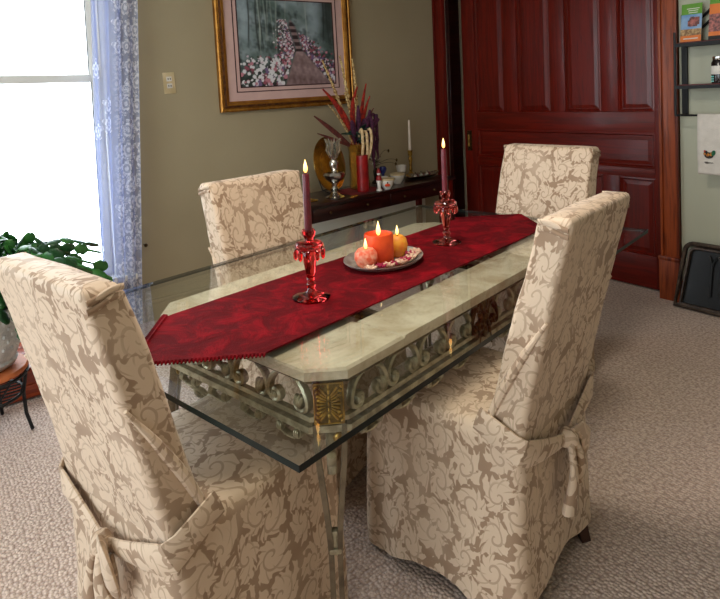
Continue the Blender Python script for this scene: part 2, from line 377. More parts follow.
# ---------------------------------------------------------------- room shell
def wall(name, axis, p0, p1, u0, u1, z1, holes, mat):
    """slab between p0 and p1 on its axis; holes are (ua, ub, za, zb)"""
    us = sorted({u0, u1, *[h[0] for h in holes], *[h[1] for h in holes]}); zs = sorted({0.0, z1, *[h[2] for h in holes], *[h[3] for h in holes]})
    g = G()
    for i in range(len(us)-1):
        for j in range(len(zs)-1):
            cu, cz = (us[i]+us[i+1])/2, (zs[j]+zs[j+1])/2
            if any(h[0] < cu < h[1] and h[2] < cz < h[3] for h in holes): continue
            c = ((p0+p1)/2, cu, cz) if axis == 'X' else (cu, (p0+p1)/2, cz)
            sz = (abs(p1-p0), us[i+1]-us[i], zs[j+1]-zs[j]) if axis == 'X' else (us[i+1]-us[i], abs(p1-p0), zs[j+1]-zs[j])
            g.box(c, sz, 0)
    return struct(name, g, mat, smooth=False)
g = G().box(((XW+XR)/2, (YF+YB)/2+.3, -.03), (XR-XW+.4, YB-YF+1.0, .06), 0); struct('floor', g, 'carpet', smooth=False)
g = G().box(((XW+XR)/2, (YF+YB)/2+.3, ZC+.04), (XR-XW+.4, YB-YF+1.0, .08), 0); struct('ceiling', g, 'ceiling_paint', smooth=False)
DOOR = (-3.625, -1.80, 0.0, 2.5)
wall('wall_left', 'X', XW-.14, XW, YF-.14, YB+.9, ZC, [WIN_L, WIN_L2_ADDED], 'olive')
wall('wall_back', 'Y', YB, YB+.14, XW, XR+.1, ZC, [DOOR], 'sage')
wall('wall_right', 'X', XR, XR+.12, YF-.14, YB+.14, ZC, [], 'olive')
wall('wall_front', 'Y', YF-.14, YF, XW, XR, ZC, [WIN_F_ADDED], 'olive')
wall('wall_beyond', 'Y', YB+.55, YB+.65, XW, XR+.1, ZC, [], 'olive')
for nm, (x0, y0, x1, y1), m in (('baseboard_left', (XW, YF, XW+.018, YB), 'olive'), ('baseboard_back', (-1.68, YB-.018, XR, YB), 'sage'), ('baseboard_right', (XR-.018, YF, XR, YB-.02), 'olive')):
    g = G().box(((x0+x1)/2, (y0+y1)/2, .055), (x1-x0, y1-y0, .11), .004)
    g.box(((x0+x1)/2, (y0+y1)/2, .122), ((x1-x0)*1.5 if x1-x0 < .1 else x1-x0, (y1-y0)*1.5 if y1-y0 < .1 else y1-y0, .022), .006); struct(nm, g, m)

def window(n, axis, p, a, b, c, d, sgn):
    """sash window in an opening; p = wall face, sgn = direction into the room"""
    def P(u, z, o): return (p+sgn*o, u, z) if axis == 'X' else (u, p+sgn*o, z)
    def S(su, sz, so): return (so, su, sz) if axis == 'X' else (su, so, sz)
    g = G(); w = .11
    for u0, u1, z0, z1 in ((a-w, a, c-.02, d+w), (b, b+w, c-.02, d+w), (a, b, d, d+w)): g.box(P((u0+u1)/2, (z0+z1)/2, .012), S(u1-u0, z1-z0, .024), .005)
    root = struct('window_%d' % n, g, 'white_paint')
    G().box(P((a+b)/2, c-.02, .03), S(b-a+.26, .035, .10), .008).obj('window_sill', 'white_paint', root)
    mid = 1.525
    for k, (z0, z1, o) in enumerate(((c, mid+.02, -.05), (mid-.02, d, -.09))):
        g = G(); r = .05
        g.box(P(a+r/2, (z0+z1)/2, o), S(r, z1-z0, .035), .004); g.box(P(b-r/2, (z0+z1)/2, o), S(r, z1-z0, .035), .004)
        g.box(P((a+b)/2, z0+.022, o), S(b-a-2*r, .044, .035), .004); g.box(P((a+b)/2, z1-.022, o), S(b-a-2*r, .044, .035), .004)
        s = g.obj('sash', 'white_paint', root)
        G().box(P((a+b)/2, (z0+z1)/2, o), S(b-a-2*r+.01, z1-z0-.08, .004), 0).obj('pane', 'window_glass', s)
    return root
window(1, 'X', XW, *WIN_L, 1); window(2, 'X', XW, *WIN_L2_ADDED, 1); window(3, 'Y', YF, *WIN_F_ADDED, 1)  # second and third windows are unseen, added to let daylight in

# pocket door with casings
root = G().box((-2.64, YB+.095, 1.25), (1.72, .03, 2.47), .002)
door = struct('door_1', root, 'mahogany', smooth=False)
FY = YB+.08
def dpart(nm, x0, x1, z0, z1, m, t=.022): return G().box(((x0+x1)/2, FY-t/2+.006, (z0+z1)/2), (x1-x0, t, z1-z0), .003).obj(nm, m, door)
px = [(-3.364, -3.078), (-2.938, -2.646), (-2.519, -2.243), (-2.120, -1.877)]
ZT0, ZT1, ZH0, ZH1, ZL0, ZL1 = 1.168, 2.36, .797, 1.032, .224, .737
sx = [-3.50]+[v for p_ in px for v in p_]+[-1.78]
dpart('stile', -3.50, px[0][0], .012, 2.485, 'mahogany'); dpart('stile', px[3][1], -1.78, .012, 2.485, 'mahogany')
for k in range(3):
    dpart('stile', px[k][1], px[k+1][0], ZT0, ZT1, 'mahogany'); dpart('stile', px[k][1], px[k+1][0], ZL0, ZL1, 'mahogany')
for z0, z1 in ((.012, ZL0), (ZL1, ZH0), (ZH1, ZT0), (ZT1, 2.485)): dpart('rail', px[0][0], px[3][1], z0, z1, 'mahogany_h')
def panel(x0, x1, z0, z1, m):
    g = G(); st = [(0, -.013), (.012, -.016), (.022, -.002), (.05, -.010), (.056, -.010)]; V, F = [], []
    for i, dy in st:
        for x, z in ((x0+i, z0+i), (x1-i, z0+i), (x1-i, z1-i), (x0+i, z1-i)): V.append((x, FY+dy+.003, z))
    for k in range(len(st)-1):
        for i in range(4): F.append((k*4+i, k*4+(i+1) % 4, k*4+4+(i+1) % 4, k*4+4+i))
    F.append(tuple((len(st)-1)*4+i for i in range(4))); g.add(V, F); o = g.obj('panel', m, door, smooth=False); return o
for x0, x1 in px:
    panel(x0, x1, ZT0, ZT1, 'mahogany'); panel(x0, x1, ZL0, ZL1, 'mahogany')
panel(px[0][0], px[3][1], ZH0, ZH1, 'mahogany_h')
pl = G().box((-3.445, FY-.02, .93), (.05, .008, .17), .003).obj('pull_plate', 'dark_bronze', door)
G().tube([(-3.445, FY-.03, .93+.05*math.cos(t)) for t in (0, .8, 1.6, 2.4, 3.14)], .008).obj('pull_grip', 'brass', pl)
def trim(n, boxes, mat):
    g = G()
    for c, s_, b in boxes: g.box(c, s_, b)
    return struct('trim_%d' % n, g, mat)
trim(1, [((-3.686, YB-.012, 1.3), (.122, .024, 2.6), .004), ((-3.640, YB-.018, 1.3), (.022, .036, 2.6), .006), ((-3.735, YB-.018, 1.3), (.022, .036, 2.6), .006)], 'mahogany')
trim(2, [((-3.615, YB+.075, 1.25), (.02, .15, 2.5), .002), ((-3.603, YB+.02, 1.25), (.02, .02, 2.5), .003)], 'dark_mahogany')  # jamb wood darkened, the shade of the door gap put into its colour
trim(3, [((-1.746, YB-.012, 1.43), (.114, .024, 2.34), .004), ((-1.794, YB-.018, 1.43), (.018, .036, 2.34), .006), ((-1.698, YB-.018, 1.43), (.018, .036, 2.34), .006),
         ((-1.748, YB-.022, .125), (.124, .044, .25), .004), ((-1.748, YB-.026, .262), (.130, .052, .026), .008)], 'red_oak')
trim(4, [((-2.715, YB-.012, 2.56), (2.06, .03, .13), .004)], 'mahogany')

# pale panel low on the wall below the console
tp = thing('baseboard_heater', 'long pale painted metal heater cover low on the wall under the console', 'heater', (XW+.018, 2.75, 0))
G().box((.018, 0, .26), (.03, 1.5, .44), .008).obj('cover', 'pale_panel', tp)
G().box((.02, 0, .46), (.036, 1.5, .02), .006).obj('top_lip', 'pale_panel', tp)
G().box((.018, 0, .02), (.03, 1.46, .04), .004).obj('base', 'pale_panel', tp)

# outlet
ou = thing('wall_outlet', 'cream double wall outlet between the curtain and the painting', 'outlet', (XW, 1.357, 1.484))
ou.rotation_euler = (math.radians(3), 0, 0)
G().box((.003, 0, 0), (.006, .075, .135), .003).obj('cover_plate', 'cream_plate', ou)
for k in (1, -1):
    s = G().box((.008, 0, .022*k+.004), (.005, .034, .03), .002).obj('socket', 'ceramic_white', ou)
    for j in (1, -1): G().box((.0112, .007*j, .022*k+.004), (.002, .005, .012), 0).obj('slot', 'slot_dark', s)

# unseen ceiling lamp, added above the frame to light the table
cl = thing('added_ceiling_lamp', 'unseen shallow opal glass ceiling lamp added to light the dining table', 'ceiling lamp', (-1.3, 1.0, ZC-.16))
G().lathe([(.0, 0), (.10, .004), (.2, .03), (.27, .08), (.29, .12)], 32).obj('shade', 'added_lamp_shade', cl)
G().lathe([(.29, .115), (.30, .12), (.30, .15), (.12, .158)], 32).obj('rim', 'brass', cl)
ll = bpy.data.lights.new('added_lamp_bulb', 'AREA'); ll.shape = 'DISK'; ll.size = .55; ll.energy = 25; ll.color = (1, .91, .80)
lo = bpy.data.objects.new('added_lamp_bulb', ll); COL.objects.link(lo); lo.location = (-1.3, 1.0, ZC-.175)

# ---------------------------------------------------------------- dining table
tab = thing('dining_table', 'glass-topped dining table on a scrolled metal base with a stone border', 'table', T(0, 0), TR)
GW, GL, BV = 1.139/2, 1.952/2, .032
V, F = [], []
for z, i in ((.7430, .001), (.7568, 0), (.76, BV)):
    for x, y in ((-1, -1), (1, -1), (1, 1), (-1, 1)): V.append((x*(GW-i), y*(GL-i), z))
g = G(); g.add(V, [(4, 5, 9, 8), (5, 6, 10, 9), (6, 7, 11, 10), (7, 4, 8, 11), (8, 9, 10, 11), (3, 2, 1, 0)], 0)
g.add(V, [(0, 1, 5, 4), (1, 2, 6, 5), (2, 3, 7, 6), (3, 0, 4, 7)], 1)
gt = g.obj('glass_top', ['table_glass', 'glass_edge'], tab, smooth=False); gt['label'] = 'clear bevelled glass table top'
SX, SY, CL = .375, .715, .07
ix, iy = .212, .43
def slab(pts): return G().prism(pts, .7155, .7420, 0, .006).obj('stone_slab', 'stone', tab, smooth=False)
for s in (1, -1):
    slab([(s*ix, -iy+.001), (s*SX, -iy+.001), (s*SX, iy-.001), (s*ix, iy-.001)][::s])
    slab([(-SX, s*iy), (-SX, s*(SY-CL)), (-SX+CL, s*SY), (SX-CL, s*SY), (SX, s*(SY-CL)), (SX, s*iy)][::-s])
AX, AY, AC = .348, .683, .058
oct_ = [(AX, -AY+AC), (AX, AY-AC), (AX-AC, AY), (-AX+AC, AY), (-AX, AY-AC), (-AX, -AY+AC), (-AX+AC, -AY), (AX-AC, -AY)]
def ring(z, rw, rh): return G().tube([(x, y, z) for x, y in oct_], rw, 4, up=(0, 0, 1), ry=rh, closed=True)
ring(.7065, .012, .008).obj('top_rail', 'dark_bronze', tab, smooth=False)
ring(.611, .008, .006).obj('lower_rail', 'pewter', tab, smooth=False); ring(.588, .014, .008).obj('bottom_rail', 'pewter', tab, smooth=False)
for s in (1, -1): G().box((0, s*.30, .700), (.6, .03, .015), .002).obj('cross_bar', 'dark_bronze', tab)
def scroll_pts(w, h, r):
    P = []
    for k in range(14):
        t = k/14; a = PI+1.75*PI*(1-t); q = r*(.35+.65*t); P.append((-w/2+r+q*math.cos(a), r+q*math.sin(a)))
    for k in range(17):
        a = PI*(1-k/16); P.append((w/2*math.cos(a), r+(h-r)*math.sin(a)))
    for k in range(1, 15):
        t = k/14; a = -1.75*PI*t; q = r*(1-.65*t); P.append((w/2-r+q*math.cos(a), r+q*math.sin(a)))
    return P
SCW = .125
sp = scroll_pts(SCW-.004, .086, .022)
g = G().tube([(x, 0, z) for x, z in sp], .0072, 8, up=(0, 1, 0), ry=.012); scroll_me = g.mesh('scroll', 'pewter')
g = G()
for k in (-1, 0, 1): g.ball((SCW/2-.024+.006*k, -.006, .026), (.0046, .012, .017), 8, 6, rot=Matrix.Rotation(.25*k, 3, 'Y'))
curl_me = g.mesh('leaf_curl', 'pewter')
g = G()
for k in (-1, 1): g.ball((-SCW/2+.024+.0035*k, -.006, .020), (.0045, .011, .010), 8, 6)
bud_me = g.mesh('leaf_bud', 'pewter')
sp2 = scroll_pts(.085, .034, .012)
g = G().tube([(x, 0, -z) for x, z in sp2], .005, 6, up=(0, 1, 0), ry=.009)
for k in (-1, 1):
    for j in (-1, 0, 1): g.ball((.030*k+.006*j, -.005, -.018), (.0036, .01, .012), 7, 5)
pend_me = g.mesh('pendant_scroll', 'pewter')
def side_scrolls(n, length, fixed, ang, skip=()):
    for k in range(n):
        u = -length/2+length*(k+.5)/n
        if k in skip: continue
        x, y = (u, -fixed); c, s = math.cos(ang), math.sin(ang)
        loc = (c*x-s*y, s*x+c*y, .6185); o = link('scroll', scroll_me, tab, loc, (0, 0, ang), (length/n/SCW, 1, 1)); link('leaf_curl', curl_me, o); link('leaf_bud', bud_me, o)
        link('pendant_scroll', pend_me, tab, (loc[0], loc[1], .580), (0, 0, ang))
for a_, fx, ln, n in ((PI/2, AX, 1.23, 9), (-PI/2, AX, 1.23, 9)): side_scrolls(n, ln, fx, a_, (4,))
for a_ in (0, PI): side_scrolls(4, .57, AY, a_)
for s in (1, -1):       # ornament in the middle of each long side
    g = G(); c0 = Vector((s*(AX+.008), 0, .655))
    for k in range(9):
        a_ = 2*PI*k/9; g.ball(c0+Vector((0, .022*math.cos(a_), .024*math.sin(a_))), (.008, .015, .008), 8, 6, rot=Matrix.Rotation(a_, 3, 'X'))
    g.ball(c0+Vector((s*.006, 0, 0)), .013)
    for j in (1, -1):
        P = [(x, 0, z) for x, z in scroll_pts(.07, .075, .016)]
        g.tube([(c0.x, c0.y+j*(.045+x*.9), .617+z) for x, _, z in P], .006, 7, up=(1, 0, 0), ry=.011)
        g.tube([(c0.x+s*.004, c0.y+j*(.01+.03*t), .63-.055*t+.02*math.sin(t*4)) for t in [i/7 for i in range(8)]], [.009-.0008*i for i in range(8)], 7)
        g.tube([(c0.x+s*.004, c0.y+j*(.008+.035*t), .675+.03*math.sin(t*3)) for t in [i/7 for i in range(8)]], [.008-.0007*i for i in range(8)], 7)
    g.ball(c0+Vector((s*.004, 0, .036)), (.01, .012, .018)); g.ball(c0+Vector((s*.004, 0, -.045)), (.01, .014, .022))
    o = g.obj('centre_ornament', 'dark_bronze', tab); o['label'] = 'dark bronze leaf ornament in the middle of the apron'
# brass corner plates and legs
g = G().box((0, 0, 0), (.072, .008, .098), .003); plate_me = g.mesh('corner_plate', 'plate_bronze')
g = G()
for j in (1, -1):
    for k in range(9):
        t = -1+k/4; g.ball((j*(.030-.010*(1-abs(t))**.7), -.006, t*.040), (.0055, .004, .0035), 8, 5, rot=Matrix.Rotation(j*t*.8, 3, 'Y'))
        P = [(j*(.027-.023*q)*(1-.25*abs(t)), -.0055-.002*math.sin(q*PI), t*.038*(1-q*.55)) for q in (0, .3, .6, .9)]
        g.tube(P, [.0032, .003, .0024, .0015], 6)
    g.tube([(j*.034, -.005, -.046), (j*.034, -.005, .046)], .0018, 6); g.tube([(-.034, -.005, j*.047), (.034, -.005, j*.047)], .0018, 6)
for k in range(7): g.ball((0, -.006, -.042+.014*k), (.003, .004, .006), 8, 5)
shell_me = g.mesh('shell_relief', 'brass')
def leg_bar(j):
    P = []
    for k in range(15):
        z = .598*(1-k/14); t = max(0, min(1, (z-.30)/.30)); t = t*t*(3-2*t)
        P.append((j*(.010+.024*t), -.035*math.sin(min(1, (.6-z)/.32)*PI/2)+.012*math.sin(max(0, (.28-z)/.28)*PI/2), z))
    return G().tube(P, .0062, 4, up=(0, 1, 0), ry=.012).mesh('leg_bar', 'leg_metal', smooth=False)
bars = [leg_bar(1), leg_bar(-1)]
collar_me = G().box((0, -.034, .318), (.030, .026, .014), .004).box((0, -.034, .345), (.014, .018, .04), .004).mesh('collar', 'pewter')
foot_me = G().lathe([(.0, 0), (.026, 0), (.028, .008), (.018, .016), (.0, .018)], 16, (0, -.023, 0)).mesh('foot', 'leg_metal')
bp = [(x*1.05, z) for x, z in scroll_pts(.10, .075, .020)]
g = G().tube([(0, .03+.055+x, .50+z) for x, z in bp], .007, 8, up=(1, 0, 0), ry=.012)
P = [(0, .03+.02*math.sin(t*3.6)+.055*t, .50-.075*t) for t in [i/9 for i in range(10)]]
g.tube(P, .007, 8, up=(1, 0, 0), ry=.012)
g.tube([(0, .07+.026*math.cos(a_), .485+.026*math.sin(a_)) for a_ in [PI*.4+i*.45 for i in range(13)]], .007, 8, up=(1, 0, 0), ry=.012)
g.tube([(0, .12, .565), (0, .135, .585)], .006, 6); brk_me = g.mesh('scroll_bracket', 'pewter')
leaf_me = G().ball((.034, .006, .565), (.028, .006, .016), 12, 8, rot=Matrix.Rotation(-.5, 3, 'Y')).ball((.02, .0, .560), (.014, .007, .014), 10, 7).mesh('leaf_mount', 'brass')
for sx_, sy_ in ((1, -1), (1, 1), (-1, 1), (-1, -1)):
    cx, cy = sx_*(AX-AC/2), sy_*(AY-AC/2)
    a_ = math.atan2(sy_, sx_)+PI/2
    o = link('corner_plate', plate_me, tab, (cx+sx_*.012, cy+sy_*.012, .655), (0, 0, a_)); link('shell_relief', shell_me, o)
    lg = bpy.data.objects.new('leg', None); COL.objects.link(lg); lg.parent = tab; lg.location = (cx, cy, 0); lg.rotation_euler = (0, 0, a_)
    for b_ in bars: link('leg_bar', b_, lg)
    link('collar', collar_me, lg); link('foot', foot_me, lg); link('scroll_bracket', brk_me, lg); link('leaf_mount', leaf_me, lg)

# ---------------------------------------------------------------- slip-covered chairs
def rrect(w, d, r, n=7):
    """rounded rectangle, counter-clockwise from the right side; returns points, outward normals, arc lengths"""
    P, Nn = [], []
    for cx, cy, a0 in ((w/2-r, d/2-r, 0), (-w/2+r, d/2-r, PI/2), (-w/2+r, -d/2+r, PI), (w/2-r, -d/2+r, 1.5*PI)):
        for k in range(n+1):
            a = a0+PI/2*k/n; P.append((cx+r*math.cos(a), cy+r*math.sin(a))); Nn.append((math.cos(a), math.sin(a)))
    P2, N2 = [], []
    for i in range(len(P)):
        j = (i+1) % len(P); P2.append(P[i]); N2.append(Nn[i]); dd = math.dist(P[i], P[j])
        m = int(dd/.035)
        for k in range(1, m): t = k/m; P2.append((P[i][0]*(1-t)+P[j][0]*t, P[i][1]*(1-t)+P[j][1]*t)); N2.append(Nn[i])
    S = [0]
    for i in range(len(P2)): S.append(S[-1]+math.dist(P2[i], P2[(i+1) % len(P2)]))
    return P2, N2, S
CW, CD, CH, SZ = .445, .50, 1.035, .485
def wob(v, a=.004, f=7): return a*noise.noise(Vector(v)*f)
def back_y(z):
    t = max(0, (z-.45)/(CH-.45)); return -CD/2+.052-.155*t**1.1
def chair_back():
    g = G(); zs = [.40+.04*k for k in range(16)]; zs = [z for z in zs if z < CH-.03]+[CH-.024, CH-.012, CH-.004, CH]
    ins = {CH-.012: .002, CH-.004: .007, CH: .016}
    P0, N0, S0 = rrect(CW, .10, .017); n = len(P0); V, F, U = [], [], []
    for z in zs:
        t = (z-.4)/(CH-.4); kx = 1.0-.035*t; ky = 1-.12*t; i_ = ins.get(z, 0)
        for (x, y), (nx, ny) in zip(P0, N0):
            p = Vector((x*kx-nx*i_, y*ky-ny*i_+back_y(z), z)); w = wob(p, .006, 5)+wob(p, .003, 14); p += Vector((nx, ny, 0))*w
            if z == CH: p.z += wob(p, .004, 9)
            V.append(p)
    for k in range(len(zs)-1):
        for i in range(n):
            j = (i+1) % n; F.append((k*n+i, k*n+j, (k+1)*n+j, (k+1)*n+i)); U.append([(S0[i], zs[k]), (S0[i+1], zs[k]), (S0[i+1], zs[k+1]), (S0[i], zs[k+1])])
    o = (len(zs)-1)*n; cs = []
    for f_ in (.6,):
        b = len(V)
        for i in range(n):
            q = V[o+i]; V.append(Vector((q.x*.86, (q.y-back_y(CH))*.4+back_y(CH), CH+.003)))
        for i in range(n):
            j = (i+1) % n; F.append((o+i, o+j, b+j, b+i)); U.append([(V[q].x+2, V[q].y) for q in (o+i, o+j, b+j, b+i)])
        c_ = len(V); V.append(Vector((0, back_y(CH), CH+.004)))
        for i in range(n): j = (i+1) % n; F.append((b+i, b+j, c_)); U.append([(V[q].x+2, V[q].y) for q in (b+i, b+j, c_)])
    g.add(V, F, 0, U); return g.mesh('back_cover', 'damask', angle=60)
def chair_seat():
    g = G(); P0, N0, S0 = rrect(CW, CD, .03); n = len(P0); per = S0[-1]; V, F, U = [], [], []
    rings = [(.12, SZ+.012), (.4, SZ+.012), (.7, SZ+.010), (.9, SZ+.004), (.97, SZ-.002)]
    for s, z in rings:
        for (x, y) in P0: V.append(Vector((x*s, y*s, z+wob((x*s, y*s, 0), .006, 8))))
    corners = [S0[i] for i in range(n)]
    cor = [0]*4
    for q in range(4):
        sgn = ((1, 1), (-1, 1), (-1, -1), (1, -1))[q]
        cor[q] = S0[max(range(n), key=lambda i: P0[i][0]*sgn[0]+P0[i][1]*sgn[1])]
    hs = [1.0, .985, .95, .9, .8, .68, .55, .42, .3, .18, .08, .0]
    for h in hs:
        for i, ((x, y), (nx, ny)) in enumerate(zip(P0, N0)):
            dc = min(min(abs(S0[i]-c), per-abs(S0[i]-c)) for c in cor)
            hem = .016+.03*min(1, max(0, (dc-.05)/.12))**1.5+.034*max(0.0, -ny)
            z = hem+(SZ-.012-hem)*h; d = 1-h
            fl = .024*d+.008*math.sin(S0[i]*23+1)*d*min(1, dc/.08)
            fl -= .007*d**.8*math.exp(-((dc-.055)/.02)**2)           # inverted pleats beside the corners
            fl *= 1-.65*max(0.0, -ny)
            fl += wob((x, y, z), .006, 6)*min(1, d*3+.2)
            if h == 1: fl -= .004
            V.append(Vector((x+nx*fl, y+ny*fl, z)))
    nr = len(rings)+len(hs)
    for k in range(nr-1):
        for i in range(n):
            j = (i+1) % n; f = (k*n+i, k*n+j, (k+1)*n+j, (k+1)*n+i); F.append(f)
            if k < len(rings): U.append([(V[q].x+5, V[q].y) for q in f])
            else: U.append([(S0[i]+8, V[f[0]].z), (S0[i+1]+8, V[f[1]].z), (S0[i+1]+8, V[f[2]].z), (S0[i]+8, V[f[3]].z)])
    F.append(tuple(range(n))); U.append([(V[q].x+5, V[q].y) for q in range(n)])
    g.add(V, F, 0, U); return g.mesh('seat_cover', 'damask', angle=60)
def ribbon(g, P, H, th=.006, seg=10, uvo=12.0):
    """flat band along P; H = band height at each point"""
    n0 = len(g.V); b = G().tube(P, th, seg, up=(0, 0, 1), ry=[h/2 for h in H])
    U = []; acc = [0]
    for i in range(len(P)-1): acc.append(acc[-1]+(Vector(P[i+1])-Vector(P[i])).length)
    for f in b.F: U.append([(uvo+acc[min(q//seg, len(P)-1)], Vector(b.V[q]).z) for q in f])
    g.add(b.V, b.F, 0, U); return g
def chair_sash(parent):
    yb = -CD/2-.006; hw = CW/2+.012; kz = .405; g = G()
    for s in (1, -1):
        P = [(s*hw, yb+.115, .515), (s*(hw+.002), yb+.07, .497), (s*(hw+.002), yb+.02, .475), (s*(hw-.006), yb-.004, .462), (s*(hw-.03), yb-.012, .452), (s*.13, yb-.014, .428), (s*.07, yb-.016, .413), (s*.012, yb-.022, kz)]
        ribbon(g, P, [.068, .070, .072, .070, .066, .054, .042, .032], .0075)
    sash = g.obj('sash', 'damask', parent)
    k = G().ball((0, yb-.028, kz), (.028, .024, .028), 14, 10, nz=.25, nf=2)
    for f in range(len(k.F)): k.UV[f] = [(k.V[q][0]+14, k.V[q][2]) for q in k.F[f]]
    k.obj('knot', 'damask', sash)
    g = G()
    P = [(.01, yb-.03, kz+.004), (.035, yb-.045, kz+.014), (.058, yb-.05, kz-.01), (.066, yb-.045, kz-.05), (.058, yb-.035, kz-.075), (.044, yb-.03, kz-.05), (.025, yb-.028, kz-.015)]
    b = G().tube(P, .024, 10, up=(0, 1, .3), ry=.010)
    g.add(b.V, b.F, 0, [[(b.V[q][0]+15, b.V[q][2]) for q in f] for f in b.F]); g.obj('loop', 'damask', sash)
    for x0, dx, ln in ((-.012, -.03, .17), (.012, .02, .11)):
        P = [(x0+dx*t, yb-.036-.008*math.sin(t*4)-.012*t, kz-.005-ln*t) for t in [i/7 for i in range(8)]]
        b = G().tube(P, [.009+.026*(i/7)**1.5 for i in range(8)], 12, up=(0, 1, 0), ry=[.010, .009, .009, .010, .012, .014, .016, .017])
        g = G(); g.add(b.V, b.F, 0, [[(b.V[q][0]+16, b.V[q][2]) for q in f] for f in b.F]); g.obj('tail', 'damask', sash)
    for s in (1, -1):        # gathered folds running from the seat up to the back edge
        P = []
        for i in range(11):
            t = i/10; z = .49+.30*t; kx = 1-.035*(z-.4)/(CH-.4)
            P.append((s*(CW/2*kx+.003+.003*math.sin(i*1.9)), back_y(z)+.044-.088*t**1.4, z))
        b = G().tube(P, [.004+.0085*math.sin(PI*min(1, .12+i/11)) for i in range(11)], 8)
        g = G(); g.add(b.V, b.F, 0, [[(b.V[q][1]+17, b.V[q][2]) for q in f] for f in b.F]); g.obj('gathered_fold', 'damask', parent)
def corner_folds(parent):
    for s in (1, -1):
        x = s*(CW/2*.966+.001); y0 = back_y(CH-.02); g = G()
        for dz, r in ((-.010, .0042), (-.026, .0036)):
            b = G().tube([(x, y0+.036-.072*t, CH+dz-.010*t+.004*math.sin(t*5)) for t in [i/7 for i in range(8)]], [r*(.5+.5*math.sin(PI*(.1+.8*i/7))) for i in range(8)], 8, up=(0, 0, 1), ry=[.0065]*8)
            g.add(b.V, b.F, 0, [[(b.V[q][1]+19, b.V[q][2]) for q in f] for f in b.F])
        g.obj('corner_fold', 'damask', parent)
def make_chair():
    r = thing('dining_chair', '', 'chair')
    link('back_cover', chair_back(), r); link('seat_cover', chair_seat(), r); chair_sash(r); corner_folds(r)
    lm = G().tube([(0, 0, .0), (0, 0, .2), (0, 0, .42)], [.013, .016, .018], 4).mesh('leg', 'chair_wood', smooth=False)
    lb = G().tube([(0, -.045, .0), (0, -.012, .14), (0, 0, .42)], [.014, .016, .018], 4).mesh('leg', 'chair_wood', smooth=False)
    for x, y in ((1, 1), (-1, 1), (1, -1), (-1, -1)): link('leg', lm if y > 0 else lb, r, (x*(CW/2-.045), y*(CD/2-.045), 0), (0, 0, 0))
    b = [V_ for V_ in ((-CW*.35, back_y(CH)), (CW*.35, back_y(CH)))]
    return r
chair = make_chair()
spots = [((-.008, -.775), math.radians(2), (1, 1, .996), 'beige damask covered dining chair with bow at the table end beside the potted cactus'),
         ((.372, -.085), PI/2, (1, 1, 1.02), 'beige damask covered dining chair tied with a bow on the side toward the iron grate'),
         ((-.358, -.035), -PI/2, (1.10, 1, 1.0), 'beige damask covered dining chair on the wall side below the framed garden painting'),
         ((-.035, .965), PI-math.radians(8), (1.16, 1, 1.022), 'beige damask covered dining chair at the table end before the panelled wooden door')]
for k, ((x, y), r_, s_, lb) in enumerate(spots):
    o = chair if k == 0 else copy_tree(chair)
    o.location = T(x, y); o.rotation_euler = (0, 0, TR+r_); o.scale = s_; o['label'] = lb; o['group'] = 'slip-covered dining chairs'

# ---------------------------------------------------------------- runner, candles, plate
run = thing('table_runner', 'dark red velvet table runner with pointed fringed ends', 'table runner', T(0, 0, .7601), TR)
def runner_half(y):      # half width at local y
    y0, y1, w = .745, .955, .208
    return w if abs(y) < y0 else max(0.0, w*(1-(abs(y)-y0)/(y1-y0)))
NY, NX = 120, 22; V, F = [], []
for zz in (0, 1):
    for j in range(NY+1):
        y = -.955+1.91*j/NY; w = max(.0015, runner_half(y))
        for i in range(NX+1):
            x = w*(2*i/NX-1); h = .0040+.0014*noise.noise(Vector((x*9, y*9, 1)))+.0006*noise.noise(Vector((x*25, y*25, 2)))
            V.append((x+.01*math.sin(y*2), y, h*zz))
n1 = (NY+1)*(NX+1)
for j in range(NY):
    for i in range(NX):
        f = (j*(NX+1)+i, j*(NX+1)+i+1, (j+1)*(NX+1)+i+1, (j+1)*(NX+1)+i); F += [f[::-1], tuple(q+n1 for q in f)]
bd = [j*(NX+1) for j in range(NY+1)]; bd2 = [j*(NX+1)+NX for j in range(NY+1)]
for j in range(NY): F += [(bd[j], bd[j+1], bd[j+1]+n1, bd[j]+n1), (bd2[j+1], bd2[j], bd2[j]+n1, bd2[j+1]+n1)]
G().add(V, F).obj('cloth', 'velvet', run)
for s in (1, -1):
    g = G()
    for j in (1, -1):
        A, B = Vector((j*.212+.01*math.sin(s*.745*2), s*.742, .004)), Vector((.01*math.sin(s*1.9), s*.96, .004)); m = 34
        g.tube([A.lerp(B, t/20) for t in range(21)], .0042, 6)
        dr = Vector((j*(.215), s*.208, 0)).normalized()
        for k in range(m+1):
            p = A.lerp(B, k/m); g.tube([p, p+dr*.008+Vector((0, 0, .0015)), p+dr*.014-Vector((0, 0, .0015))], [.0032, .0036, .0024], 5)
    g.obj('fringe', 'velvet', run)['kind'] = 'stuff'
def flame(parent, z, s=1.0, x=0, y=0):
    G().tube([(x, y, z-.004), (x+.0006, y, z+.008*s)], .0011, 6).obj('wick', 'wick', parent)
    G().lathe([(.0, 0), (.0042*s, .004*s), (.0062*s, .011*s), (.0052*s, .020*s), (.0026*s, .031*s), (.0, .041*s)], 12, (x, y, z+.003)).obj('flame', 'flame', parent)
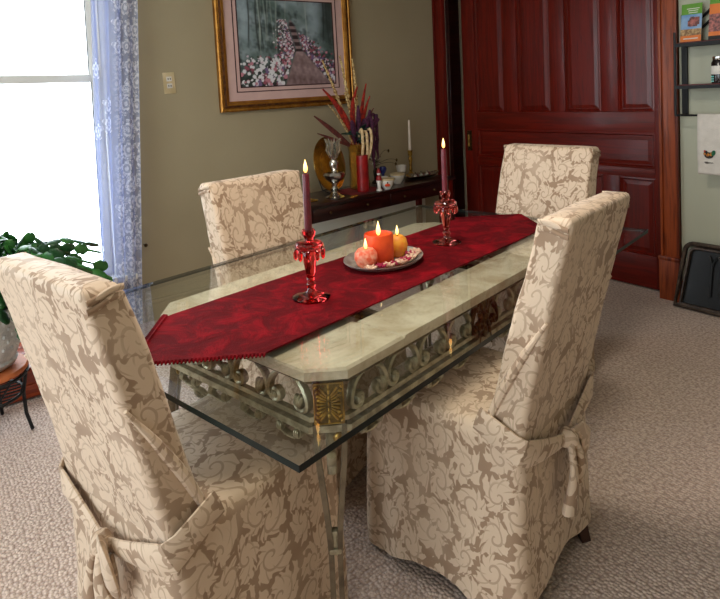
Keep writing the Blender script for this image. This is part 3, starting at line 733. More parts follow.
def candle_holder(loc, glass, label):
    r = thing('candle_holder', label, 'candle holder', loc, 0, 'glass candle holders on the runner')
    G().lathe([(.0, 0), (.055, 0), (.056, .004), (.046, .009), (.02, .016), (.012, .022), (.009, .03)], 28).obj('base', glass, r)
    G().lathe([(.009, .028), (.014, .034), (.014, .042), (.008, .05), (.013, .056), (.011, .062), (.015, .075), (.019, .105), (.021, .130), (.017, .142)], 20, flute=.05, fn=8).obj('stem', glass, r)
    bo = G().lathe([(.012, .140), (.034, .143), (.041, .147), (.042, .160), (.038, .165), (.018, .167), (.013, .172), (.013, .178), (.019, .186), (.021, .2), (.018, .204), (.0125, .202), (.012, .19), (.0, .188)], 24, flute=.03, fn=8).obj('drip_ring', glass, r)
    dm = G().lathe([(.0, -.034), (.006, -.027), (.0065, -.012), (.004, -.006), (.005, -.003), (.0, 0)], 6).mesh('prism', glass, smooth=False)
    for k in range(10): a_ = 2*PI*k/10; link('prism', dm, bo, (.042*math.cos(a_), .042*math.sin(a_), .150))
def taper(loc, label):
    r = thing('taper_candle', label, 'candle', (loc[0], loc[1], loc[2]+.189), 0, 'burgundy taper candles')
    G().lathe([(.0, 0), (.0110, 0), (.0112, .02), (.0108, .1), (.0100, .175), (.0088, .179), (.004, .178), (.0, .177)], 18).obj('wax', 'wax_burgundy', r)
    flame(r, .179, 1.0)
h1, h2 = T(.018, -.408, .7663), T(.009, .339, .7663)
candle_holder(h1, 'red_glass', 'ruby red glass candle holder with hanging prisms and golden-edged foot on the runner')
taper(h1, 'lit burgundy taper candle in the ruby red glass holder')
candle_holder(h2, 'rose_glass', 'pale rose glass candle holder with hanging prisms, on the runner toward the wooden door')
taper(h2, 'lit burgundy taper candle in the pale rose glass holder')
PX_, PY_ = -.035, .0
pt = thing('plate', 'oval silver plate holding candles and dried petals on the red runner', 'plate', T(PX_, PY_, .7663), TR+math.radians(3))
V, F = [], []; prof = [(0, .001), (.74, .001), (.82, .003), (.90, .010), (.98, .018), (1.0, .020), (1.0, .017), (.91, .007), (.82, .0), (0, 0)]; sg = 40
g = G().lathe([(r*.152, z) for r, z in prof[::-1]], sg); g.V = [(x*.86, y*1.04, z) for x, y, z in g.V]; g.obj('dish', 'satin_silver', pt)
pz = .7663+.0018
pc = thing('pillar_candle', 'large lit orange pillar candle in the middle of the silver plate', 'candle', T(PX_-.01, PY_-.012, pz))
G().lathe([(.0, 0), (.050, 0), (.052, .004), (.052, .096), (.050, .101), (.046, .102), (.042, .096), (.02, .088), (0, .087)], 32).obj('wax', 'wax_orange', pc); flame(pc, .090, 1.3)
ac = thing('apple_candle', 'lit frosted orange apple-shaped candle on the silver plate', 'candle', T(PX_+.0, PY_-.095, pz))
ap = [(.0, .003), (.018, .0), (.032, .012), (.040, .032), (.038, .052), (.026, .066), (.012, .067), (.0, .060)]
G().lathe(ap, 24, flute=.02, fn=5).obj('wax', 'wax_apple', ac); flame(ac, .062, .95)
yc = thing('round_candle', 'lit small yellow round candle behind the orange pillar on the plate', 'candle', T(PX_+.0, PY_+.082, pz))
G().lathe([(.0, .0), (.022, 0), (.034, .018), (.037, .042), (.032, .064), (.02, .075), (.0, .072)], 24, flute=.015, fn=6).obj('wax', 'wax_yellow', yc); flame(yc, .074, .9)
fl_me = []
for nm, m in (('dried_flower', 'potpourri'), ('dried_flower', 'petal')):
    g = G().ball((0, 0, .006), (.005, .005, .005), 8, 6)
    for k in range(6):
        a_ = 2*PI*k/6; g.ball((.008*math.cos(a_), .008*math.sin(a_), .006), (.007, .004, .0028), 8, 5, rot=Matrix.Rotation(a_, 3, 'Z') @ Matrix.Rotation(-.5, 3, 'Y'))
    fl_me.append(g.mesh(nm, m))
fp = [(.065, -.05, 0), (.072, -.02, 1), (.075, .005, 0), (.078, .03, 0), (.070, .055, 1), (.055, .085, 1), (.06, .11, 0), (.068, .085, 0), (.05, -.075, 1), (.085, .012, 1), (.045, .125, 0), (.088, -.012, 0), (.05, -.13, 0), (.083, .05, 0)]
for k, (x, y, c_) in enumerate(fp):
    o = link('dried_flower', fl_me[c_], None, T(PX_+x, PY_+y, pz+.001+.006*((x/.82)**2+y*y > .0105)), (0, 0, k*1.3), (1.6,)*3)
    tag(o, ('small cream dried flower' if c_ == 0 else 'small crimson dried flower')+' lying on the silver plate beside the candles', 'dried flower', 'cream dried flowers on the plate' if c_ == 0 else 'crimson dried flowers on the plate')

# ---------------------------------------------------------------- window curtain, tieback knob
cu = thing('curtain', 'sheer white lace curtain hanging beside the bright window', 'curtain', (XW+.10, 0, 0))
NU, NV = 90, 60
def cf(u, v):
    z = .03+2.45*v; y0 = .835+.035*(z-.36); y1 = 1.082+.048*(z-.36)
    return (.026*math.sin(u*2*PI*4.0+.5*math.sin(v*3))*(.6+.4*(1-v))+.010*math.sin(u*27+v*2), y0+u*(y1-y0), z)
me = G().grid(cf, NU, NV, 0, lambda u, v: (u*.5, v*2.45)); me.obj('sheer_panel', 'lace', cu, angle=180)
G().tube([(0, -.5, 2.49), (0, 1.3, 2.49)], .012, 10).obj('rod', 'white_paint', cu)
for y in (-.45, 1.25):
    G().box((-.045, y, 2.49), (.11, .02, .03), .004).obj('rod_bracket', 'white_paint', cu)
kb = thing('tieback_knob', 'small dark tieback knob on the wall beside the curtain edge', 'knob', (XW, 1.138, .487))
G().tube([(0, 0, 0), (.03, 0, 0)], .005, 8).obj('stem', 'dark_bronze', kb); G().ball((.036, 0, 0), .012).obj('knob_head', 'dark_bronze', kb)

# ---------------------------------------------------------------- painting
pa = thing('framed_painting', 'gold framed garden path painting with a pink mat on the olive wall', 'painting', (XW+.004, 2.245, 1.285))
pa.rotation_euler = (math.radians(.8), 0, 0)
PW, PH = 1.115, .93
def frame_side(y0, z0, y1, z1, prof, m, nm):
    """mitred moulding between two outer corners; prof = (inset, proud)"""
    a, b = Vector((0, y0, z0)), Vector((0, y1, z1)); t = (b-a).normalized(); inn = Vector((0, -t.z, t.y)); V, F = [], []
    if inn.dot(Vector((0, 0, PH/2))-(a+b)/2) < 0: inn = -inn
    for e, sg_ in ((a, 1), (b, -1)):
        for i, o in prof: V.append(e+inn*i+t*(i*sg_)+Vector((o, 0, 0)))
    n = len(prof)
    for i in range(n): F.append((i, (i+1) % n, n+(i+1) % n, n+i))
    F += [tuple(range(n)), tuple(range(n, 2*n))[::-1]]
    return G().add(V, F).obj(nm, m, pa, smooth=False)
cs = [(-PW/2, 0), (PW/2, 0), (PW/2, PH), (-PW/2, PH)]
for k in range(4):
    (a0, a1), (b0, b1) = cs[k], cs[(k+1) % 4]
    o = frame_side(a0, a1, b0, b1, [(0, 0), (0, .03), (.008, .036), (.018, .036), (.024, .028), (.044, .034), (.056, .030), (.060, .022), (.066, .022), (.070, .016), (.070, 0)], 'gold_frame', 'frame_side')
    frame_side(a0, a1, b0, b1, [(.026, .026), (.026, .033), (.042, .0355), (.042, .026)], 'gold_dark', 'frame_inlay')
bd_ = G(); nb = 34     # beading along the frame's outer moulding
for k in range(4):
    (a0, a1), (b0, b1) = cs[k], cs[(k+1) % 4]
    for i in range(nb):
        t = (i+.5)/nb; y, z = a0+(b0-a0)*t, a1+(b1-a1)*t; y *= (PW/2-.013)/(PW/2); z = PH/2+(z-PH/2)*(PH/2-.013)/(PH/2)
        bd_.ball((.036, y, z), (.005, .008, .008), 6, 4)
bd_.obj('beading', 'gold_frame', pa)['kind'] = 'stuff'
G().box((.010, 0, PH/2), (.010, PW-.12, PH-.12), 0).obj('mat_board', 'mat_pink', pa)
def rect_line(ins, w, m, nm, x=.016):
    g = G(); a, b, c_, d_ = -PW/2+ins, PW/2-ins, ins, PH-ins
    for y0, y1, z0, z1 in ((a, b, c_, c_+w), (a, b, d_-w, d_), (a, a+w, c_+w, d_-w), (b-w, b, c_+w, d_-w)): g.box((x, (y0+y1)/2, (z0+z1)/2), (.004, y1-y0, z1-z0), 0)
    g.obj(nm, m, pa, smooth=False)
rect_line(.128, .006, 'mat_line', 'mat_line'); rect_line(.158, .008, 'mat_line', 'inner_fillet')
def picture():
    y0, y1, z0, z1 = -PW/2+.164, PW/2-.164, .164, PH-.164; nu, nv = 190, 150
    U, Vv = np.meshgrid(np.linspace(0, 1, nu), np.linspace(0, 1, nv)); C = np.zeros((nv, nu, 3))
    def fbm(fx, fy, seed):
        r = np.random.RandomState(seed); o = np.zeros_like(U)
        for k in range(18):
            a, b, p1 = r.uniform(-1, 1)*fx*(1+k*.3), r.uniform(-1, 1)*fy*(1+k*.3), r.uniform(0, 6.28); o += np.sin(a*U+b*Vv+p1)/(1+k*.3)
        return o/3
    n1, n2 = fbm(14, 14, 1), fbm(40, 30, 2)
    sky, green, dk = np.array([150, 165, 172]), np.array([62, 84, 76]), np.array([28, 40, 40])
    t = np.clip(.5+n1*.55+(Vv-.6)*.35, 0, 1)[..., None]; C = green*(1-t)+sky*t
    t = np.clip(.25+n2*.7+(.45-Vv)*.5, 0, .85)[..., None]; C = C*(1-t)+dk*t
    for cx, w, v0 in ((.06, .09, .35), (.80, .10, .45), (.55, .12, .8)):
        t = (np.exp(-((U-cx)/w)**2)*np.clip((Vv-v0)*4, 0, 1)*.75)[..., None]; C = C*(1-t)+np.array([168, 186, 198])*t
    r = np.random.RandomState(5)
    for k in range(16):
        cx = r.uniform(.1, .5) if k < 11 else r.uniform(.7, 1); w = r.uniform(.004, .009); v0 = r.uniform(.33, .5)
        t = (np.exp(-((U-cx-.01*np.sin(Vv*6+k))/w)**2)*np.clip((Vv-v0)*9, 0, 1)*r.uniform(.35, .75))[..., None]
        C = C*(1-t)+(np.array([176, 188, 180]) if k % 3 else np.array([30, 36, 36]))*t
    t = (np.exp(-((U-.96)/.10)**2)*np.clip((Vv-.35)*3, 0, 1)*.8)[..., None]; C = C*(1-t)+np.array([34, 46, 44])*t
    cxp = .70-.22*Vv; hw = np.clip(.27*(1-Vv/.50), .045, 1)*np.clip((.80-Vv)*12, 0, 1)
    t = np.clip((hw-np.abs(U-cxp))*40, 0, 1)[..., None]; pc_ = np.array([142, 118, 120])+30*n2[..., None]
    st = ((Vv > .40)*(np.sin(Vv*80) > -.2))[..., None]; pc_ = np.where(st, np.array([44, 26, 34]), pc_); C = C*(1-t)+pc_*t
    def dab(u, v, rad, col):
        i0, i1 = int(max(0, (u-rad)*nu)), int(min(nu, (u+rad)*nu+1)); j0, j1 = int(max(0, (v-rad*1.2)*nv)), int(min(nv, (v+rad*1.2)*nv+1))
        if i1 <= i0 or j1 <= j0: return
        m = (((U[j0:j1, i0:i1]-u)/rad)**2+((Vv[j0:j1, i0:i1]-v)/(rad*1.2))**2 < 1)[..., None]; C[j0:j1, i0:i1] = np.where(m, np.array(col), C[j0:j1, i0:i1])
    pal = [(226, 226, 232), (206, 190, 204), (196, 130, 146), (150, 78, 96), (118, 96, 140), (92, 44, 60), (60, 74, 60), (40, 40, 46)]
    for k in range(1500):
        v = r.uniform(0, .78)**1.0*1.0; c0 = .70-.22*v; h = max(.045, .27*(1-v/.50)); s = -1 if r.rand() < .55 else 1
        u = c0+s*(h+abs(r.normal(0, .30 if s < 0 and v < .35 else .14))*(1-v*.9)+.005)
        if s > 0 and v > .62-.5*(u-c0-h): continue
        pw = [.20, .14, .13, .12, .08, .12, .12, .09] if s < 0 else [.10, .12, .12, .16, .18, .14, .1, .08]
        cc = pal[r.choice(8, p=pw)]
        if s < 0 and u < c0-h-.12 and v < .33 and r.rand() < .3: cc = pal[0]
        dab(u, v, r.uniform(.008, .02)*(1.15-v), cc)
    C = np.clip(C, 0, 255)/255; C = np.where(C <= .04045, C/12.92, ((C+.055)/1.055)**2.4)*.95
    g = G().grid(lambda u, v: (.0175, y0+(y1-y0)*u, z0+(z1-z0)*v), nu-1, nv-1); me = bpy.data.meshes.new('print'); me.from_pydata(g.V, [], g.F); me.materials.append(MATS['print'])
    ca = me.color_attributes.new('Col', 'FLOAT_COLOR', 'POINT'); ca.data.foreach_set('color', np.concatenate([C, np.ones((nv, nu, 1))], 2).ravel())
    return link('print', me, pa)
picture()

# ---------------------------------------------------------------- console and what stands on it
CZ = .67
CR = math.radians(6)     # the console stands slightly skewed to the wall
con = thing('console_table', 'dark mahogany console table against the olive wall, holding ornaments', 'console table', (-3.445, 2.68, 0), CR)
def K(x, y, z=CZ): return (-3.445+math.cos(CR)*x-math.sin(CR)*y, 2.68+math.sin(CR)*x+math.cos(CR)*y, z)
HX, HY = .20, .80
G().box((0, 0, CZ-.012), (2*HX, 2*HY, .024), .006).obj('top', 'dark_mahogany', con)
for n_, c_, s_ in (('apron', (HX-.03, 0, CZ-.075), (.02, 2*HY-.1, .10)), ('apron', (-HX+.03, 0, CZ-.075), (.02, 2*HY-.1, .10)), ('apron', (0, HY-.05, CZ-.075), (2*HX-.08, .02, .10)), ('apron', (0, -HY+.05, CZ-.075), (2*HX-.08, .02, .10))):
    G().box(c_, s_, .003).obj(n_, 'dark_mahogany', con)
for y in (-.36, .36):
    d_ = G().box((HX-.016, y, CZ-.072), (.012, .62, .075), .003).obj('drawer', 'dark_mahogany', con)
    for j in (-.17, .17): G().ball((HX-.002, y+j, CZ-.072), .010, 10, 7).obj('knob', 'dark_bronze', d_)
for x in (1, -1):
    for y in (1, -1): G().box((x*(HX-.035), y*(HY-.05), (CZ-.024)/2), (.045, .045, CZ-.024), .004).obj('leg', 'mahogany', con)

def at(x, y, z=CZ+.0005): return (x, y, z)
# silver candelabrum / ornament
t_ = thing('silver_ornament', 'tall polished silver ornament with a flared crown before the gold plate', 'ornament', at(-3.295, 2.285)); t_.scale = (1.25, 1.25, 1.04)
G().lathe([(.0, 0), (.05, 0), (.052, .006), (.03, .018), (.014, .04), (.022, .06), (.012, .075), (.018, .10)], 20, flute=.05, fn=6).obj('base', 'silver', t_)
b_ = G().lathe([(.016, .095), (.045, .12), (.06, .15), (.05, .165), (.02, .17), (.014, .18), (.022, .20), (.026, .23), (.014, .25), (.018, .27)], 20, flute=.06, fn=6).obj('bowl', 'silver', t_)
for k in range(8):
    a_ = 2*PI*k/8; G().tube([(.014*math.cos(a_), .014*math.sin(a_), .26), (.032*math.cos(a_), .032*math.sin(a_), .31), (.030*math.cos(a_), .030*math.sin(a_), .355), (.044*math.cos(a_), .044*math.sin(a_), .385)], [.008, .010, .008, .003], 6).obj('petal', 'silver', b_)
# gold charger plate on its stand
t_ = thing('gold_plate', 'round polished gold plate standing upright behind the silver ornament', 'plate', at(-3.50, 2.385), math.radians(22))
R_ = Matrix.Rotation(math.radians(80), 4, 'Y')
def tilt(g, zc):
    g.V = [tuple(R_ @ Vector(v)+Vector((0, 0, zc))) for v in g.V]; return g
tilt(G().lathe([(.0, -.004), (.10, -.004), (.175, .010), (.195, .012), (.195, .008), (.11, -.010), (.0, -.010)][::-1], 40), .205).obj('rim', 'polished_brass', t_)
tilt(G().lathe([(.0, .0), (.10, .0), (.10, -.003), (.0, -.003)][::-1], 36), .205).obj('centre', 'polished_brass', t_)
g = G()
for s in (1, -1): g.tube([(-.06, s*.05, .10), (-.03, s*.05, .02), (.03, s*.05, .003), (.05, s*.05, .012)], .004, 6)
g.tube([(-.03, -.05, .02), (-.03, .05, .02)], .004, 6); g.obj('stand', 'black_iron', t_)
# red cloth under vase and candle
g = G()
def rc(u, v): return (-.13+.26*u, -.17+.34*v, .003+.0015*noise.noise(Vector((u*5, v*5, 0))))
g.grid(rc, 14, 16); o = g.obj('red_doily', 'cloth_red'); o.location = at(-3.40, 2.56); o.rotation_euler = (0, 0, CR)
tag(o, 'small dark red cloth under the flower vase on the console', 'cloth')
# vase with dried flowers
vz = CZ+.006
t_ = thing('flower_vase', 'tall faceted gold-toned vase filled with dried flowers and feathers on the console', 'vase', (-3.45, 2.615, vz))
G().lathe([(.0, 0), (.072, 0), (.076, .01), (.070, .12), (.073, .27), (.084, .325), (.078, .325), (.066, .27), (.062, .02), (.0, .015)], 8).obj('vessel', 'polished_brass', t_, smooth=False)
def stalk(nm, P, r, m): return G().tube(P, r, 7).obj(nm, m, t_)
def bez(a, b, c_, n=10): return [tuple(Vector(a)*(1-t)**2+Vector(b)*2*t*(1-t)+Vector(c_)*t*t) for t in [i/n for i in range(n+1)]]
for (y, z, b) in ((-.30, .93, -.12), (-.15, .96, -.05), (-.04, .94, .02), (-.12, .70, -.05)):
    P = bez((0, y*.1, .28), (.0, b, .60), (.03, y, z), 30); stalk('wheat_stalk', P, [(.007 if k % 2 else .015)*(1-.45*max(0, k-20)/10) if k > 6 else .006 for k in range(31)], 'husk')
def feather(P, w, m):
    n = len(P); G().tube(P, [w*(.25+.75*math.sin(PI*min(1, .08+i/(n-1)*.95))) for i in range(n)], 7, up=(1, 0, 0), ry=[.004]*n).obj('feather', m, t_)
for y, z, b, w, m in ((-.32, .73, -.10, .024, 'feather_red'), (-.02, .74, -.10, .024, 'feather_red'), (.06, .76, .02, .018, 'feather_red'), (.09, .67, .03, .017, 'feather_red'), (-.17, .60, -.08, .018, 'feather_red'),
                      (-.40, .55, -.24, .019, 'feather_brown'), (-.38, .43, -.22, .012, 'feather_brown'), (-.05, .66, .0, .015, 'husk'), (-.28, .62, -.12, .011, 'husk'), (.12, .58, .05, .014, 'feather_brown')):
    feather(bez((0, y*.12, .30), (.02, b, .30+(z-.30)*.6), (.05, y, z), 9), w, m)
for y, z0, zb, x in ((.07, .50, .14, .09), (.10, .46, .22, .06), (.14, .52, .20, .05), (.03, .48, .26, .08)):
    P = bez((.0, y*.3, .33), (x*.9, y*.9, z0+.14), (x, y, z0-.06), 8)+[(x+.004*math.sin(k), y+.004*math.cos(k*2), z0-.06-(z0-.06-zb)*k/7) for k in range(1, 8)]
    stalk('amaranth_tail', P, [.008]+[.013]*13+[.008, .005], 'amaranth')
for y, z0, zb in ((-.045, .42, .12), (-.005, .40, .06), (.035, .42, .22)):
    P = bez((.05, y*.6, .38), (.11, y, z0+.06), (.115, y, z0-.02), 5)+[(.115+.003*math.sin(k), y-.04*(k/7)**3, z0-.02-(z0-.02-zb)*k/7) for k in range(1, 8)]
    stalk('cream_tail', P, [.006]+[.0105]*10+[.008, .005], 'tassel_cream')
lf = G().tube(bez((0, 0, 0), (.05, 0, .03), (.10, 0, .02), 8), [.004+.022*math.sin(PI*(.05+.9*i/8)) for i in range(9)], 8, up=(0, 0, 1), ry=.003).mesh('leaf', 'dark_leaf')
for k in range(13): link('leaf', lf, t_, (.02, .03*math.sin(k*2), .335+.05*abs(math.cos(k*3))), (.4*math.sin(k), -.3-.3*math.cos(k*1.7), k*2.2), (1.15,)*3)
for k in range(6):
    y = (-.10, .03, .09, -.03, .12, .15)[k]; stalk('amaranth_tail', bez((0, y*.3, .33), (.06, y*.8, .46), (.07, y+.03*math.sin(k*2), .50+.035*(k % 4)), 7), [.008, .014, .018, .02, .02, .018, .014, .008], 'amaranth')
# red candle
t_ = thing('red_pillar_candle', 'unlit ribbed red pillar candle beside the flower vase', 'candle', (-3.325, 2.55, vz))
P = [(.0, 0), (.040, 0)]
for k in range(12): P += [(.041, .004+.021*k), (.0425, .0145+.021*k)]
P += [(.040, .256), (.030, .258), (.0, .252)]
G().lathe(P, 26).obj('wax', 'wax_red', t_); G().tube([(0, 0, .25), (.001, 0, .268)], .0012, 6).obj('wick', 'wick', t_)
# figurine
t_ = thing('figurine', 'tiny red and white standing figurine between the red candle and bowl', 'figurine', at(-3.275, 2.655))
G().lathe([(.0, 0), (.022, 0), (.022, .008), (.012, .012), (.014, .05), (.020, .075), (.016, .10), (.006, .108)], 16).obj('robe', 'ceramic_white', t_)
G().lathe([(.0165, .066), (.0215, .078), (.0175, .10), (.010, .109)], 16).obj('cape', 'wax_red', t_)
G().ball((0, 0, .122), .014).obj('head', 'ceramic_white', t_); G().lathe([(.0155, .126), (.012, .145), (.0, .168)], 14).obj('hat', 'wax_red', t_)
# bowls, sugar jar
def bowl(loc, s, nm, label, decal):
    t = thing(nm, label, 'bowl', loc)
    G().lathe([(r*s, z*s) for r, z in ((.0, 0), (.026, 0), (.028, .006), (.044, .028), (.056, .06), (.058, .076), (.055, .076), (.05, .055), (.035, .02), (.0, .012))], 28).obj('vessel', 'ceramic_white', t)
    G().lathe([(.0575*s, .066*s), (.0595*s, .072*s), (.0585*s, .0775*s), (.0545*s, .0768*s)], 28).obj('rim_band', 'cream_plate', t)
    if decal:
        a0 = math.atan2(-.9, .65)+.35
        for k, (da, zz, rr) in enumerate(((-.2, .034, .012), (.0, .036, .014), (.2, .034, .012))):
            a_ = a0+da; G().ball((.047*s*math.cos(a_), .047*s*math.sin(a_), zz*s), (rr*.8, rr*.8, rr*.85), 10, 7).obj('pumpkin_motif', 'wax_orange', t)
        G().ball((.052*s*math.cos(a0), .052*s*math.sin(a0), .053*s), (.006, .006, .006), 8, 6).obj('leaf_motif', 'dark_leaf', t)
bowl(at(-3.285, 2.735), 1.0, 'ceramic_bowl', 'white ceramic bowl with a small orange pumpkin motif on the console', True)
bowl(at(-3.42, 2.955), 1.0, 'ceramic_bowl', 'plain white ceramic bowl behind the pumpkin bowl on the console', False)
t_ = thing('lidded_jar', 'small white jar with a round dark blue lid knob on the console', 'jar', at(-3.44, 2.83))
G().lathe([(.0, 0), (.035, 0), (.042, .03), (.04, .06), (.03, .07), (.0, .072)], 24).obj('body', 'ceramic_white', t_)
G().lathe([(.0, .071), (.012, .072), (.011, .085), (.026, .105), (.030, .125), (.022, .142), (.0, .148)], 20).obj('lid_knob', 'blue_glaze', t_)
t_ = thing('silver_flower', 'shiny silver metal flower on thin wire stems behind the red candle', 'ornament', at(-3.565, 2.86))
G().lathe([(.0, 0), (.03, 0), (.032, .01), (.012, .03), (.02, .09), (.012, .12), (.0, .12)], 18).obj('holder', 'jar_dark', t_)
hd = G().ball((0, 0, .18), .02).obj('flower_head', 'silver', t_)
pm = G().ball((.03, 0, 0), (.026, .014, .006), 10, 6).mesh('petal', 'silver')
for k in range(9): link('petal', pm, hd, (0, 0, .18), (.3*k, .7*math.sin(k*2), 2*PI*k/9))
G().tube([(0, 0, .11), (0, 0, .17)], .003, 6).obj('stem', 'dark_bronze', t_)
for y, z in ((.13, .24), (.21, .16), (.20, .13)):
    P = bez((0, 0, .13), (.0, y*.6, z+.04), (.01, y, z), 8); s_ = G().tube(P, .0018, 5).obj('wire_stem', 'dark_bronze', t_)
    G().ball(P[-1], (.006, .010, .014), 8, 6).obj('bud', 'dark_bronze', s_)
# white cup, brass candlestick, silver tray with lids
t_ = thing('egg_cup', 'small white footed cup beside the brass candlestick', 'cup', at(-3.64, 3.19))
G().lathe([(.0, 0), (.028, 0), (.028, .006), (.012, .018), (.014, .032), (.036, .05), (.042, .10), (.038, .10), (.03, .055), (.0, .045)], 24).obj('vessel', 'ceramic_white', t_)
t_ = thing('brass_candlestick', 'turned brass candlestick holding a white taper near the wall corner', 'candlestick', at(-3.67, 3.32))
G().lathe([(.0, 0), (.036, 0), (.037, .008), (.02, .02), (.010, .035), (.016, .05), (.009, .065), (.012, .11), (.018, .14), (.010, .155), (.020, .175), (.020, .20), (.024, .205), (.024, .21), (.013, .21), (.013, .19), (.0, .188)], 22).obj('body', 'brass', t_)
t_ = thing('white_taper', 'unlit thin white taper candle in the brass candlestick', 'candle', (-3.67, 3.32, CZ+.19))
G().lathe([(.0, 0), (.0122, 0), (.011, .15), (.008, .265), (.0, .275)], 16).obj('wax', 'wax_white', t_); G().tube([(0, 0, .27), (.001, 0, .286)], .001, 5).obj('wick', 'wick', t_)
t_ = thing('silver_tray', 'oval silver serving tray at the end of the console', 'tray', at(-3.525, 3.30), CR)
g = G().lathe([(.0, .010), (.10, .010), (.13, .014), (.16, .024), (.165, .022), (.135, .006), (.10, .002), (.0, .002)][::-1], 40); g.V = [(x*.60, y*1.12, z) for x, y, z in g.V]; g.obj('dish', 'silver', t_)
for s in (1, -1): G().tube([(.03, s*.165, .02), (.02, s*.20, .028), (-.02, s*.20, .028), (-.03, s*.165, .02)], .005, 7).obj('handle', 'silver', t_)
for k, y in enumerate((-.072, .0, .072)):
    o = G().lathe([(.0, 0), (.028, 0), (.034, .006), (.029, .018), (.014, .026), (.005, .029), (.007, .036), (.0, .04)], 22).obj('silver_dish', 'silver'); o.location = (-3.525-.1045*y, 3.30+y, CZ+.0115)
    tag(o, 'small domed silver dish on the oval silver tray', 'dish', 'silver dishes on the tray')
t_ = thing('red_box', 'small dark red box at the console end behind the lit ruby candle', 'box', at(-3.52, 2.02), .2)
G().box((0, 0, .03), (.12, .14, .06), .004).obj('body', 'cloth_red', t_); G().box((0, 0, .066), (.125, .145, .016), .004).obj('lid', 'cloth_red', t_)
t_ = thing('mirror_tray', 'flat silver mirror tray under the silver ornament end of console', 'tray', at(-3.34, 2.045), CR)
G().box((0, 0, .004), (.16, .14, .008), .002).obj('mirror', 'silver', t_); 
g = G().tube([(x, y, .009) for x, y in ((-.08, -.07), (.08, -.07), (.08, .07), (-.08, .07))], .005, 6, closed=True); g.obj('rim', 'brass', t_)

# ---------------------------------------------------------------- wall shelf, brochures, jar, towel, iron grate
SHX0, SHX1 = -1.652, -.95
ws = thing('wall_shelf', 'black iron wall shelf with two dark red boards beside the door', 'shelf', (0, YB, 0))
for z in (1.570, 1.326):
    G().box(((SHX0+SHX1)/2, -.075, z+.004), (SHX1-SHX0-.03, .125, .012), .003).obj('shelf_board', 'cloth_red' if False else 'mahogany_h', ws)
    G().tube([(SHX0, -.14, z-.006), (SHX1, -.14, z-.006)], .006, 4, up=(0, 0, 1), ry=.010).obj('front_rail', 'black_iron', ws, smooth=False)
    G().tube([(SHX0, -.012, z-.006), (SHX1, -.012, z-.006)], .005, 4, up=(0, 0, 1), ry=.008).obj('rear_rail', 'black_iron', ws, smooth=False)
for x in (SHX0, SHX1):
    G().tube([(x, -.14, 1.155), (x, -.14, 1.64)], .007, 6).obj('upright', 'black_iron', ws)
    G().box((x-.002, -.010, 1.45), (.034, .016, .60), .004).obj('wall_bar', 'black_iron', ws)
    for z in (1.155, 1.320, 1.564): G().tube([(x, -.14, z), (x, -.005, z)], .006, 6).obj('side_bar', 'black_iron', ws)
G().tube([(SHX0, -.14, 1.157), (SHX1, -.14, 1.157)], .006, 8).obj('towel_rail', 'black_iron', ws)
for dz in (0, .06):
    G().tube([(SHX0+.10, -.02, 1.66+dz), (SHX0+.16, -.025, 1.71+dz), (SHX0+.22, -.025, 1.755+dz*.7), (SHX0+.34, -.022, 1.78+dz*.3), (SHX0+.46, -.02, 1.72)], .0085, 6).obj('curved_bar', 'black_iron', ws)
def brochure(x, y, lean, cols, label, w=.115, h=.225, rz=0):
    t = thing('brochure', label, 'brochure', (x, y, 1.5805), rz, 'brochures on the wall shelf'); t.rotation_euler = (lean, 0, rz)
    G().box((0, 0, h/2), (w, .004, h), .0005).obj('card', 'label_white', t)
    for z0, z1, m in cols: G().box((0, -.0025, h*(z0+z1)/2), (w, .001, h*(z1-z0)), 0).obj('printed_band', m, t)
    return t
b1 = brochure(-1.592, YB-.075, math.radians(-8), [(0, .17, 'print_orange'), (.17, .34, 'print_sand'), (.34, .72, 'print_blue'), (.72, 1, 'print_green')], 'green, blue and orange travel brochure standing at the shelf end by the door')
for z, w in ((.87, .07), (.82, .055), (.765, .05)): G().box((.008, -.0035, .225*z), (w, .001, .004), 0).obj('lettering', 'label_white', b1)
G().box((0, -.0035, .225*.09), (.08, .001, .006), 0).obj('lettering', 'label_white', b1)
g = G()
for x_, z_, w_, h_ in ((.012, .115, .045, .05), (-.012, .11, .014, .035), (.03, .122, .03, .045), (.004, .14, .02, .016)): g.box((x_, -.0036, z_), (w_, .0012, h_), 0)
g.obj('pictured_houses', 'print_rose', b1)
brochure(-1.435, YB-.075, math.radians(-8), [(0, .10, 'grate_black'), (.10, .2, 'print_orange'), (.2, .62, 'print_rose'), (.62, .86, 'print_orange'), (.86, 1, 'print_green')], 'orange and rose travel brochure standing beside the curved black bars', .12, .24)
t_ = thing('preserve_jar', 'dark glass jar with a white label on the lower shelf board', 'jar', (-1.435, YB-.08, 1.3365))
G().lathe([(.0, 0), (.040, 0), (.042, .006), (.042, .115), (.034, .13), (.032, .135), (.0, .135)], 24).obj('glass_body', 'jar_dark', t_)
G().lathe([(.0425, .05), (.0432, .052), (.0432, .095), (.0425, .097)], 24).obj('paper_label', 'label_white', t_)
G().lathe([(.035, .130), (.036, .132), (.036, .148), (.034, .150), (.0, .150)], 24).obj('lid', 'silver', t_)
for k in range(3):
    for j in range(2): a_ = -PI/2-.75+.3*j; G().box((.0425*math.cos(a_), .0425*math.sin(a_), .012+.013*k), (.007, .004, .007), .001).obj('painted_glint', 'aqua_glint', t_)  # aqua glints on the dark glass, painted as small raised spots
